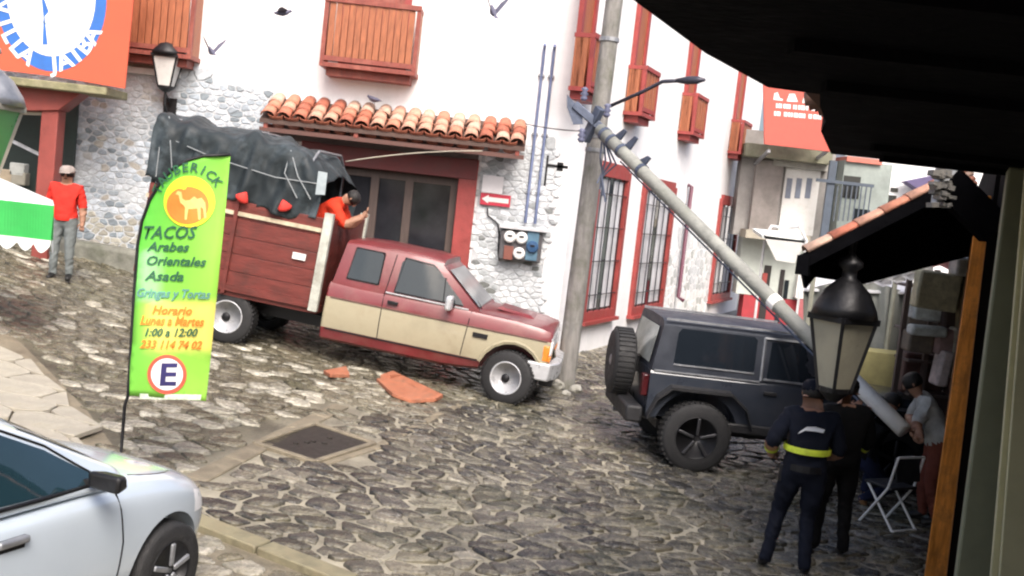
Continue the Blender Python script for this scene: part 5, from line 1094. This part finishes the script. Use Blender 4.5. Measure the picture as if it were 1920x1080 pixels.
MB().prism([p - fb_ for p in gp], (0, .8, 0)).build('gable', mat('slate violet roof', (.1, .08, .17), .7), fh)
# rough brick end by the eave
rbk = empty('brick_pier', at(1768, 350, 8.2)); qb = rbk.location.copy(); tag(rbk, 'ragged grey brick pier where the near eave meets the lean-to roof', 'pier')
BRK = mat('weathered pier brick', (.2, .19, .17), .85, var=.4, scale=20, bump=.6)
for r_ in range(7):
    for c in range(3):
        p = at(1750 + 12 * c + (5 if r_ % 2 else 0) + rt.uniform(-5, 5), 322 + r_ * 10 + rt.uniform(-3, 3), 8.2 + rt.uniform(-.05, .05)); MB().box(p - qb, (.05 + rt.uniform(-.018, .012), .12, .036 + rt.uniform(-.012, .006)), Matrix.Rotation(rt.uniform(-.45, .45), 3, 'Y')).build('brick', BRK, rbk)
MB().box(at(1772, 352, 8.34) - qb, (.14, .12, .3)).build('core', MORTAR, rbk)
MB().bar(at(1774, 340, 8.3) - qb, RW(.27, 8.4, 3.2) - qb, .1, .26).build('tie', DARKW, rbk)
# canvas awning over the street
YA = 20.5
aw2 = empty('canvas_awning', at(1475, 470, YA)); ab = aw2.location.copy(); tag(aw2, 'pale grey canvas awning hung over the side street behind the jeep', 'awning')
ACL = mat('pale canvas', (.55, .55, .53), .85, var=.15, scale=2, bump=.2)
pa = [at(1432, 442, YA), at(1512, 452, YA), at(1490, 494, YA), at(1455, 488, YA)]
MB().prism([p - ab for p in pa], (0, .04, 0)).build('cloth', ACL, aw2); MB().prism([at(1428, 440, YA) - ab, at(1514, 448, YA) - ab, at(1512, 456, YA) - ab, at(1430, 447, YA) - ab], (0, .9, .1)).build('top_cloth', WCL, aw2)
STP = mat('white tube', (.7, .7, .7), .5)
MB().tube([at(1436, 442, YA - .03) - ab, at(1446, 424, YA - .03) - ab, at(1475, 428, YA + .4) - ab, at(1500, 425, YA - .03) - ab, at(1512, 452, YA - .03) - ab, at(1508, 470, YA - .03) - ab], .03, 6).build('frame', STP, aw2)
for px in (1434, 1512): p = at(px, 450, YA + .4); MB().tube([p - ab, Vector((p.x, p.y, ter(p.x, p.y) - .05)) - ab], .025, 6).build('leg', STP, aw2)
# grey tarpaulin stall
YT = 15.5
stl = empty('tarpaulin_stall', at(1660, 700, YT)); tb = stl.location.copy(); tag(stl, 'grey tarpaulin hung round a market stall behind the large lantern', 'stall')
GT = mat('grey tarpaulin', (.22, .23, .21), .55, var=.25, scale=2, bump=.4, bscale=5, dirt=(.2, .2, .18, .4), dscale=1.2)
nn = 24; mb = MB()
for i in range(nn + 1):
    for j in range(9):
        px = 1506 + 200 * i / nn; y0 = 545 - 22 * math.sin(i / nn * math.pi) + (i / nn) * 6; y1 = 790; py = y0 + (y1 - y0) * j / 8; mb.v.append(tuple(at(px, py, YT + .1 * math.sin(i * .9 + j * .25) + .05 * math.sin(i * 2.3)) - tb))
for i in range(nn):
    for j in range(8): mb.f.append((i * 9 + j, (i + 1) * 9 + j, (i + 1) * 9 + j + 1, i * 9 + j + 1)); mb.m.append(0)
mb.build('curtain', GT, stl, smooth=True)
for px in (1520, 1674, 1702): p = at(px, 560, YT - .15); MB().tube([p + Vector((0, 0, .35)) - tb, Vector((p.x, p.y, ter(p.x, p.y))) - tb], .035, 6).build('pole', mat('stall pole', (.3, .3, .24), .7), stl)
p0_, p1_ = at(1506, 546, YT), at(1715, 552, YT); MB().prism([v - tb for v in (p0_, p1_, p1_ + Vector((.6, 2.2, .35)), p0_ + Vector((.6, 2.2, .35)))], (0, 0, .03)).build('roof_sheet', mat('pale sheet', (.6, .6, .62), .6), stl)
yl = MB().box((0, 0, 0), (.7, .5, .5)).build('crate', mat('yellowed plywood', (.4, .36, .16), .7), None, bevel=.01); p = at(1640, 690, 15.0); yl.location = p; tag(yl, 'pale yellow crate standing on the stall behind the jeep bonnet', 'crate'); yl.location.z = p.z
tbq = empty('stall_table', (p.x, p.y, ter(p.x, p.y))); tag(tbq, 'wooden stall table under the yellow crate behind the jeep', 'table'); hh = p.z - .255 - ter(p.x, p.y)
MB().box((0, 0, hh - .02), (1.3, .7, .04)).build('top', DOORW, tbq)
for sx in (-.6, .6):
    for sy in (-.3, .3): MB().box((sx, sy, hh / 2 - .03), (.05, .05, hh - .04)).build('leg', DOORW, tbq)

# ------------------------------------------------------------ people
STAND = dict(pelvis=(0, 0, .96), waist=(0, 0, 1.1), chest=(0, 0, 1.3), neck=(0, .01, 1.47), head=(0, .035, 1.6), crown=(0, .03, 1.69),
    sl=(-.19, 0, 1.41), sr=(.19, 0, 1.41), el=(-.25, -.02, 1.14), er=(.25, -.02, 1.14), wl=(-.25, .07, .9), wr=(.25, .07, .9), hl=(-.25, .1, .82), hr=(.25, .1, .82),
    il=(-.1, 0, .9), ir=(.1, 0, .9), kl=(-.11, .02, .5), kr=(.11, .02, .5), al=(-.12, -.02, .09), ar=(.12, -.02, .09), tl=(-.14, .15, .045), tr=(.14, .15, .045))
RAD = dict(pelvis=.145, waist=.135, chest=.15, neck=.062, head=.098, crown=.078, s=.078, e=.052, w=.036, h=.034, i=.1, k=.066, a=.05, t=.038)
BONES = [('pelvis', 'waist', 'shirt'), ('waist', 'chest', 'shirt'), ('chest', 'neck', 'shirt'), ('neck', 'head', 'skin'), ('head', 'crown', 'skin')]
for q in 'lr': BONES += [('chest', 's' + q, 'shirt'), ('s' + q, 'e' + q, 'sleeve'), ('e' + q, 'w' + q, 'fore'), ('w' + q, 'h' + q, 'skin'), ('pelvis', 'i' + q, 'trousers'), ('i' + q, 'k' + q, 'trousers'), ('k' + q, 'a' + q, 'trousers'), ('a' + q, 't' + q, 'shoe')]
def person(label, loc, rz, pose, shirt, trousers, shoe, fore=None, hat=None, hatm=None, hairm=HAIR, sleeve=None, scale=1.0, bands=None, bulk=1.0):
    J = dict(STAND); J.update(pose); J = {k: Vector(v) for k, v in J.items()}
    names = list(J); me = bpy.data.meshes.new('person'); me.from_pydata([J[k] for k in names], [(names.index(a), names.index(b)) for a, b, _ in BONES], [])
    o = bpy.data.objects.new('person', me); COL.objects.link(o); m = o.modifiers.new('skin', 'SKIN'); m.use_smooth_shade = True
    if not me.skin_vertices: me.skin_vertices.new(name='skin')
    sv = me.skin_vertices[0].data
    for i, k in enumerate(names):
        r = RAD.get(k) or RAD[k[0]]; b = bulk if k in ('pelvis', 'waist', 'chest') or k[0] in 'sei' else 1; sv[i].radius = (r * b, r * b); sv[i].use_root = (k == 'pelvis')
    sb_ = o.modifiers.new('sub', 'SUBSURF'); sb_.levels = 3; sb_.render_levels = 3
    bake(o); me = o.data
    mats = {'skin': SKIN, 'shirt': shirt, 'sleeve': sleeve or shirt, 'fore': fore or SKIN, 'trousers': trousers, 'shoe': shoe}; keys = list(mats); me.materials.clear()
    for k in keys: me.materials.append(mats[k])
    me.materials.append(BLACKM)
    pz, pd = J['pelvis'], (J['waist'] - J['pelvis']).normalized()
    for p in me.polygons:
        c = p.center; best = (9, None)
        for a, b, t in BONES:
            A, B = J[a], J[b]; d = B - A; u = max(0, min(1, (c - A).dot(d) / d.length_squared)); ds = (c - A - d * u).length
            rr = (RAD.get(a) or RAD[a[0]]) * (1 - u) + (RAD.get(b) or RAD[b[0]]) * u; ds /= max(rr, .04)
            if ds < best[0]: best = (ds, t, a)
        p.material_index = keys.index(best[1] if best[2] != 'pelvis' else ('shirt' if (c - pz).dot(pd) > .012 else 'trousers')); p.use_smooth = True
    clothv = {}
    for p in me.polygons:
        for vi in p.vertices: clothv[vi] = clothv.get(vi, True) and keys[p.material_index] not in ('skin', 'shoe')
    nrm = [v.normal.copy() for v in me.vertices]
    for v in me.vertices:
        if clothv.get(v.index):
            q = Vector((v.co.x * 6, v.co.y * 6, v.co.z * 11 + v.co.x * 9)); n_ = mnoise.noise(q); v.co += nrm[v.index] * ((1 - abs(n_) * 2) * .012 + mnoise.noise(q * 2.3) * .006)
    # fingers, nose, ears, eyes grow out of the same mesh
    ex = MB(); fw = (J['head'] - J['neck']).cross(J['sr'] - J['sl']).normalized() * -1
    upd = (J['crown'] - J['neck']).normalized(); fw = (fw - upd * fw.dot(upd)).normalized(); 
    if fw.y < 0 and abs(fw.y) > .3: fw = -fw
    rt_ = fw.cross(upd)
    hc = J['head'] + upd * .02
    ex.lathe([(.004, .03), (.02, -.012), (.016, -.03)], hc + fw * .095, 8, rot=Matrix((rt_, fw, upd)).transposed())
    for s in (-1, 1):
        ex.lathe([(.008, -.03), (.018, -.01), (.02, .015), (.008, .03)], hc + rt_ * s * .088, 8, rot=Matrix((rt_, fw, upd)).transposed())
        ex.lathe([(.006, -.006), (.01, 0), (.006, .006)], hc + fw * .082 + rt_ * s * .034 + upd * .03, 8, mi=1)
    ex.box(hc + fw * .082 - upd * .055, (.045, .012, .01), Matrix((rt_, fw, upd)).transposed(), mi=1)
    for q, s in (('l', -1), ('r', 1)):
        w, h = J['w' + q], J['h' + q]; d = (h - w).normalized(); sd_ = d.cross(fw); sd_ = (sd_ if sd_.length > .1 else d.cross(Vector((1, 0, 0)))).normalized(); pl = d.cross(sd_).normalized()
        for i, L in enumerate((.07, .08, .076, .06)):
            b = h + sd_ * (i - 1.5) * .019 - d * .01; ex.tube([b, b + d * L * .5 + pl * .004, b + d * L * .85 + pl * .022], [.0105, .0095, .007], 6)
        b = w + d * .03 + sd_ * .028; ex.tube([b, b + sd_ * .03 + d * .025, b + sd_ * .034 + d * .055 + pl * .012], [.012, .011, .008], 6)
    bm = bmesh.new(); bm.from_mesh(me); vs = [bm.verts.new(v) for v in ex.v]
    for f, mi in zip(ex.f, ex.m):
        try: nf = bm.faces.new([vs[i] for i in f]); nf.material_index = keys.index('skin') if mi == 0 else len(keys); nf.smooth = True
        except ValueError: pass
    bmesh.ops.recalc_face_normals(bm, faces=bm.faces); bm.to_mesh(me); bm.free()
    Rm = Matrix((rt_, fw, upd)).transposed()
    MB().lathe([(.1, -.03), (.108, .02), (.104, .065), (.08, .1), (.04, .118), (.005, .12)], hc - fw * .012, 14, rot=Rm).build('hair', hairm, o, smooth=True)
    A, B = J['pelvis'], J['waist']; d = (B - A).normalized(); x = d.orthogonal().normalized(); y = d.cross(x)
    MB().lathe([(.139 * bulk, -.05), (.147 * bulk, -.02), (.147 * bulk, .02), (.139 * bulk, .05)], A.lerp(B, .12), 24, rot=Matrix((x, y, d)).transposed(), cap=False).build('shirt_hem', shirt, o, smooth=True)
    if hat == 'cap':
        hm = MB().lathe([(.112, .03), (.115, .05), (.108, .09), (.075, .125), (.02, .135)], hc - fw * .004, 16, rot=Rm).build('cap', hatm, o, smooth=True)
        MB().box(hc + fw * .13 + upd * .036, (.15, .1, .012), Rm).build('peak', hatm, hm, bevel=.004)
    if bands:
        for a, b, u, rr, m_, nm in bands:
            A, B = J[a], J[b]; c = A.lerp(B, u); d = (B - A).normalized(); x = d.orthogonal().normalized(); y = d.cross(x)
            MB().lathe([(rr, -.028), (rr * 1.02, 0), (rr, .028)], c, 20, rot=Matrix((x, y, d)).transposed(), cap=False).build(nm, m_, o, smooth=True)
    o.location = loc; o.rotation_euler = (0, 0, rz); o.scale = (scale,) * 3; tag(o, label, 'person'); return o
def cloth(n, c, r=.85): return mat(n, c, r, var=.25, scale=7, bump=.7, bscale=9, spec=.15)
NAVY = cloth('navy uniform', (.008, .01, .018)); BLK = cloth('black cloth', (.007, .007, .008)); SHOE = mat('black shoe', (.01, .01, .01), .5); HIVIS = mat('reflective yellow band', (.62, .75, .06), .5, var=.2, scale=12)
# man in red at the left
g1 = gnd(112, 527)
person('man in a red polo shirt and pale cap standing by the rubble wall', (g1.x, g1.y, ter(g1.x, g1.y)), R(188), dict(wl=(-.27, .03, .92), wr=(.27, .05, .92), hl=(-.27, .05, .84), hr=(.27, .07, .84)), cloth('red polo', (.62, .035, .025)), cloth('grey jeans', (.17, .19, .19)), SHOE, hat='cap', hatm=cloth('pale cap', (.3, .26, .24)), sleeve=cloth('red polo', (.62, .035, .025)), bulk=1.15)
# person in red bending over behind the pickup
th_ = math.atan2(M_tr[1][0], M_tr[0][0]); p5 = tl(.98 * KT, -.35, .785)
person('person in a red top bending over the front of the truck bed', p5, th_ - math.pi / 2, dict(waist=(0, .07, 1.14), chest=(0, .25, 1.33), neck=(0, .4, 1.44), head=(0, .5, 1.48), crown=(0, .57, 1.52), sl=(-.19, .3, 1.37), sr=(.19, .3, 1.37), el=(-.24, .45, 1.08), er=(.24, .5, 1.1), wl=(-.2, .62, 1.22), wr=(.2, .74, 1.26), hl=(-.19, .68, 1.24), hr=(.19, .79, 1.34)), cloth('bright red top', (.62, .045, .02)), cloth('maroon trousers', (.12, .02, .02)), SHOE, bulk=1.4)
# two police officers, backs to the camera
BW = [('el', 'wl', .25, .066, HIVIS, 'reflective_band'), ('waist', 'chest', .22, .205, HIVIS, 'reflective_band')]
a1_, a2_ = gnd(1445, 1068), gnd(1520, 1085); pc = (a1_ + a2_) / 2; sc1 = 1.02
o1 = person('police officer in navy uniform with yellow bands walking away left of the lantern', (pc.x, pc.y, ter(pc.x, pc.y)), R(-12), dict(kl=(-.17, .12, .52), al=(-.24, -.04, .09), tl=(-.27, .12, .045), kr=(.08, .06, .5), ar=(.1, -.1, .09), tr=(.13, .06, .045), el=(-.31, -.08, 1.16), wl=(-.29, .14, 1.02), hl=(-.26, .22, 1.0), er=(.28, .02, 1.15), wr=(.2, .22, 1.05), hr=(.16, .28, 1.04)), NAVY, NAVY, SHOE, hat='cap', hatm=NAVY, sleeve=NAVY, bands=BW, scale=sc1, bulk=1.22)
MB().add([(x, -.2 + .6 * x * x, z) for x, z in ((-.11, 1.29), (-.05, 1.33), (.03, 1.335), (.1, 1.33), (.11, 1.36), (.03, 1.375), (-.04, 1.365), (-.09, 1.32))], [tuple(range(8))]).build('back_patch', mat('grey white print', (.7, .72, .75), .6), o1)
MB().lathe([(.185, -.03), (.185, .03)], (0, 0, .985), 20, cap=False).build('duty_belt', BLACKM, o1); MB().box((-.19, .0, .9), (.05, .1, .16)).build('holster', BLACKM, o1, bevel=.01)
pc2 = gnd(1572, 1046)
o2 = person('police officer in black uniform standing behind the hanging lantern', (pc2.x - .12, pc2.y, ter(pc2.x, pc2.y)), R(8), dict(kl=(-.12, .05, .5), al=(-.13, .02, .09), tl=(-.14, .18, .045), kr=(.12, .0, .5), ar=(.13, -.06, .09), tr=(.15, .1, .045), er=(.3, .02, 1.15), wr=(.28, .2, 1.0), hr=(.25, .27, .98), el=(-.29, .03, 1.14), wl=(-.2, .2, 1.02), hl=(-.16, .26, 1.0)), BLK, BLK, SHOE, fore=BLK, hat='cap', hatm=BLK, bands=[('er', 'wr', .5, .055, HIVIS, 'reflective_band')], bulk=1.2)
# helpers at the pole's lower end
pe = f1
b4 = gnd(1742, 985)
wh = cloth('pale grey shirt', (.42, .43, .42)); RST = cloth('rust trousers', (.16, .05, .035))
def loc_of(p, base, rz): d = Vector(p) - base; return Matrix.Rotation(-rz, 3, 'Z') @ d
rz4 = R(78); B4 = Vector((b4.x - .02, b4.y, ter(b4.x, b4.y)))
hp = loc_of(f1 + Vector((.1, .0, -.05)), B4, rz4)
person('helper in a pale shirt and rust trousers holding the end of the fallen pole', B4, rz4, dict(waist=(0, .06, 1.09), chest=(0, .17, 1.27), neck=(0, .27, 1.41), head=(0, .35, 1.51), crown=(0, .38, 1.59), sl=(-.18, .2, 1.37), sr=(.18, .2, 1.37), el=(-.22, .3, 1.12), er=(.22, .3, 1.12), wl=tuple(hp + Vector((-.1, -.08, -.04))), hl=tuple(hp + Vector((-.07, 0, 0))), wr=tuple(hp + Vector((.12, -.08, 0))), hr=tuple(hp + Vector((.08, 0, .04))), kl=(-.12, .06, .5), al=(-.13, -.06, .09), tl=(-.14, .1, .045), kr=(.12, .1, .5), ar=(.13, .04, .09), tr=(.15, .2, .045)), wh, RST, SHOE, bulk=1.1)
b6 = gnd(1625, 955); rz6 = R(-62); B6 = Vector((b6.x, b6.y + .25, ter(b6.x, b6.y)))
hp = loc_of(f1 + (f0 - f1).normalized() * .55 + Vector((-.05, -.02, -.12)), B6, rz6)
person('helper in dark clothes and tan boots crouching under the fallen pole', B6, rz6, dict(pelvis=(0, -.1, .55), waist=(0, -.02, .7), chest=(0, .12, .9), neck=(0, .22, 1.05), head=(0, .29, 1.16), crown=(0, .31, 1.25), sl=(-.18, .13, .99), sr=(.18, .13, .99), el=(-.23, .3, .88), er=(.23, .3, .88), wl=tuple(hp + Vector((-.12, -.07, -.04))), hl=tuple(hp + Vector((-.09, 0, 0))), wr=tuple(hp + Vector((.12, -.07, -.04))), hr=tuple(hp + Vector((.09, 0, 0))), il=(-.1, -.06, .5), ir=(.1, -.06, .5), kl=(-.16, .3, .48), kr=(.16, .26, .2), al=(-.15, .2, .09), ar=(.14, -.16, .1), tl=(-.16, .37, .045), tr=(.15, -.06, .035)), BLK, cloth('dark blue jeans', (.012, .016, .04)), mat('tan boot', (.36, .2, .09), .6), fore=BLK)
# folding chair by the pole end
gc = gnd(1662, 985); ch = empty('folding_chair', (gc.x, gc.y, ter(gc.x, gc.y))); ch.rotation_euler = (0, 0, R(30)); tag(ch, 'white tube folding chair with black panels in front of the helpers', 'chair')
for s in (-.2, .2):
    MB().tube([(s, .2, 0), (s, -.12, .45), (s, -.2, .8)], .014, 6).build('leg', WHITEP, ch); MB().tube([(s * .9, -.24, 0), (s * .9, .18, .45)], .014, 6).build('leg', WHITEP, ch)
MB().tube([(-.2, -.2, .8), (.2, -.2, .8)], .014, 6).build('top_bar', WHITEP, ch); MB().tube([(-.18, -.24, .02), (.18, -.24, .02)], .012, 6).build('stretcher', WHITEP, ch)
MB().box((0, .02, .45), (.4, .38, .03)).build('seat', PLAS, ch, bevel=.01); MB().box((0, -.17, .66), (.37, .025, .26), Matrix.Rotation(R(-12), 3, 'X')).build('backrest', PLAS, ch, bevel=.01)

# ------------------------------------------------------------ debris, birds, stall clutter
DEB = mat('broken clay board', (.36, .13, .07), .75, var=.25, scale=8, bump=.4, dirt=(.2, .12, .08, .5), dscale=6)
def debris(pts, lab, h=.05):
    P = [gnd(*q) for q in pts]; c = sum(P, Vector()) / len(P); o = MB().prism([p - c + Vector((0, 0, .01 + .03 * (i % 2))) for i, p in enumerate(P)], (0, 0, h)).build('broken_slab', DEB, None, bevel=.006); o.location = (c.x, c.y, ter(c.x, c.y)); tag(o, lab, 'debris', 'broken clay slabs by the pickup')
debris([(705, 718), (755, 716), (830, 748), (815, 760), (770, 758), (735, 750)], 'large broken orange slab lying in front of the pickup')
debris([(606, 703), (648, 698), (655, 710), (618, 714)], 'small broken orange slab lying under the pickup side')
debris([(712, 716), (735, 712), (752, 716), (730, 720)], 'small orange shard touching the large broken slab', .09)
rr = random.Random(9)
for i, (px, py, r) in enumerate(((1045, 728, .14), (1022, 722, .09), (1078, 735, .11), (1010, 735, .07), (1060, 742, .08))):
    g_ = gnd(px, py); bm = bmesh.new(); bmesh.ops.create_icosphere(bm, subdivisions=2, radius=r)
    for v in bm.verts: v.co *= rr.uniform(.8, 1.15); v.co.z *= .7
    me = bpy.data.meshes.new('rubble_stone'); bm.to_mesh(me); bm.free(); me.materials.append(CONC); o = bpy.data.objects.new('rubble_stone', me); COL.objects.link(o); o.location = (g_.x, g_.y, ter(g_.x, g_.y) + r * .4)
    tag(o, ['largest rubble lump at the foot of the utility pole', 'rubble lump left of the utility pole foot by the bumper', 'rubble lump right of the utility pole foot', 'leftmost small rubble lump by the pickup front wheel', 'small rubble lump nearest the camera below the utility pole'][i], 'rubble', 'rubble at the foot of the pole')
BIRD = mat('grey pigeon feathers', (.1, .1, .15), .7, var=.3, scale=30)
def bird(px, py, Y, rz, tilt, flap, s, lab, perched=False):
    p = at(px, py, Y); o = empty('pigeon', p); o.rotation_euler = (tilt, 0, rz); o.scale = (s,) * 3; tag(o, lab, 'bird', 'pigeons about the white house')
    MB().tube([(0, -.15, .0), (0, -.08, .005), (0, .02, .0), (0, .1, .02), (0, .15, .045), (0, .185, .05), (0, .21, .045)], [.012, .045, .06, .05, .032, .028, .006], 10).build('body', BIRD, o, smooth=True)
    MB().add([(-.02, -.13, .01), (.02, -.13, .01), (.05, -.27, 0), (-.05, -.27, 0)], [(0, 1, 2, 3)]).build('tail', BIRD, o)
    for sg_ in (-1, 1):
        if perched: MB().tube([(sg_ * .05, .06, .02), (sg_ * .062, -.04, .01), (sg_ * .03, -.18, 0)], [.02, .03, .005], 8).build('wing', BIRD, o); MB().tube([(sg_ * .025, 0, -.04), (sg_ * .025, 0, -.1)], .006, 5).build('leg', BIRD, o)
        else:
            a = Vector((sg_ * math.cos(flap), 0, math.sin(flap))); rt3 = Vector((sg_ * .04, 0, .02))
            MB().add([rt3 + Vector((0, .08, 0)), rt3 + a * .17 + Vector((0, .11, 0)), rt3 + a * .36 + Vector((0, .0, 0)), rt3 + a * .3 + Vector((0, -.06, 0)), rt3 + a * .15 + Vector((0, -.08, 0)), rt3 + Vector((0, -.09, 0))], [(0, 1, 2, 3, 4, 5)]).build('wing', BIRD, o)
bird(528, 25, 16.5, R(-75), .1, R(8), .75, 'pigeon gliding level left of the middle balcony')
bird(397, 98, 16.5, R(35), .3, R(55), .75, 'pigeon flapping above the wall lantern')
bird(925, 24, 16.5, R(20), .5, R(60), .85, 'pigeon with raised wings right of the middle balcony')
bird(702, 187, YF - .3, R(60), .1, 0, .8, 'pigeon perched on top of the tiled awning', True)
# goods in the stall under the lean-to
sh = empty('goods_rack', RW(-.35, 13.2, ter(6, 13.2))); hb = sh.location.copy(); tag(sh, 'cluttered goods rack under the lean-to roof at the right wall', 'rack')
def hx(px, py, Y): return at(px, py, Y) - hb
BKB = mat('stall back board', (.05, .04, .032), .85, var=.4, scale=3)
p0, p1 = at(1722, 540, 14.2), at(1850, 540, 14.2); MB().box(Vector(((p0.x + p1.x) / 2, 14.25, 1.2)) - hb, (p1.x - p0.x + .1, .06, 2.6)).build('back_board', BKB, sh)
for px, py, w, h, c in ((1755, 545, .5, .45, (.5, .47, .33)), (1735, 585, .34, .2, (.6, .65, .65)), (1738, 620, .42, .12, (.55, .58, .56)), (1782, 590, .22, .5, (.06, .04, .035)), (1800, 560, .16, .7, (.28, .22, .13)), (1775, 640, .3, .3, (.3, .2, .19)), (1720, 640, .3, .25, (.16, .13, .1)), (1805, 500, .24, .22, (.45, .42, .38)), (1765, 690, .14, .42, (.5, .42, .4)), (1725, 700, .5, .5, (.09, .045, .035)), (1790, 660, .16, .6, (.34, .3, .24)), (1790, 740, .22, .7, (.1, .05, .04)), (1745, 770, .4, .5, (.06, .035, .03))):
    MB().box(hx(px, py, 13.0 + rt.uniform(-.3, .4)), (w, .2 + .1 * rt.random(), h), Matrix.Rotation(rt.uniform(-.12, .12), 3, 'Y')).build('goods', mat('goods %d %d' % (px, py), c, .8, var=.35, scale=9, bump=.4), sh, bevel=.03)
for py in (530, 612, 668, 730): MB().bar(hx(1690, py + 3, 13.3), hx(1830, py + 14, 13.3), .5, .03).build('shelf', DOORW, sh)
for px in (1695, 1745, 1822): q = at(px, 600, 13.1); MB().bar(Vector((q.x, q.y, ter(q.x, q.y) - .02)) - hb, Vector((q.x, q.y, 2.75)) - hb, .06, .06).build('upright', DOORW, sh)
for k, (px, py, c) in enumerate(((1650, 512, (.7, .7, .75)), (1676, 505, (.75, .75, .75)), (1702, 500, (.65, .66, .7)), (1728, 494, (.75, .74, .76)), (1775, 480, (.6, .3, .3)))):
    q = at(px, py, 12.9); o = MB().add([(-.12, 0, .1), (.12, 0, .1), (.16, .03, -.12), (.05, 0, -.16), (-.06, .02, -.12), (-.15, 0, -.15)], [(0, 1, 2, 3, 4, 5)]).build('hanging_cloth', cloth('hung cloth %d' % k, c), None); so_ = o.modifiers.new('s', 'SOLIDIFY'); so_.thickness = .015
    o.location = q; tag(o, ['leftmost pale cloth hung under the lean-to eave', 'second pale cloth from the left under the lean-to eave', 'third pale cloth from the left under the lean-to eave', 'fourth pale cloth from the left under the lean-to eave', 'pinkish cloth hung beside the orange post'][k], 'cloth', 'cloths hung under the lean-to')
q0_, q1_ = at(1600, 512, 12.92), at(1815, 468, 12.92); ln = empty('clothes_line', q0_); tag(ln, 'thin line carrying cloths under the lean-to roof', 'line'); MB().tube([(0, 0, 0), (q1_ - q0_) * .5 - Vector((0, 0, .03)), q1_ - q0_], .008, 5).build('strand', BLACKM, ln)
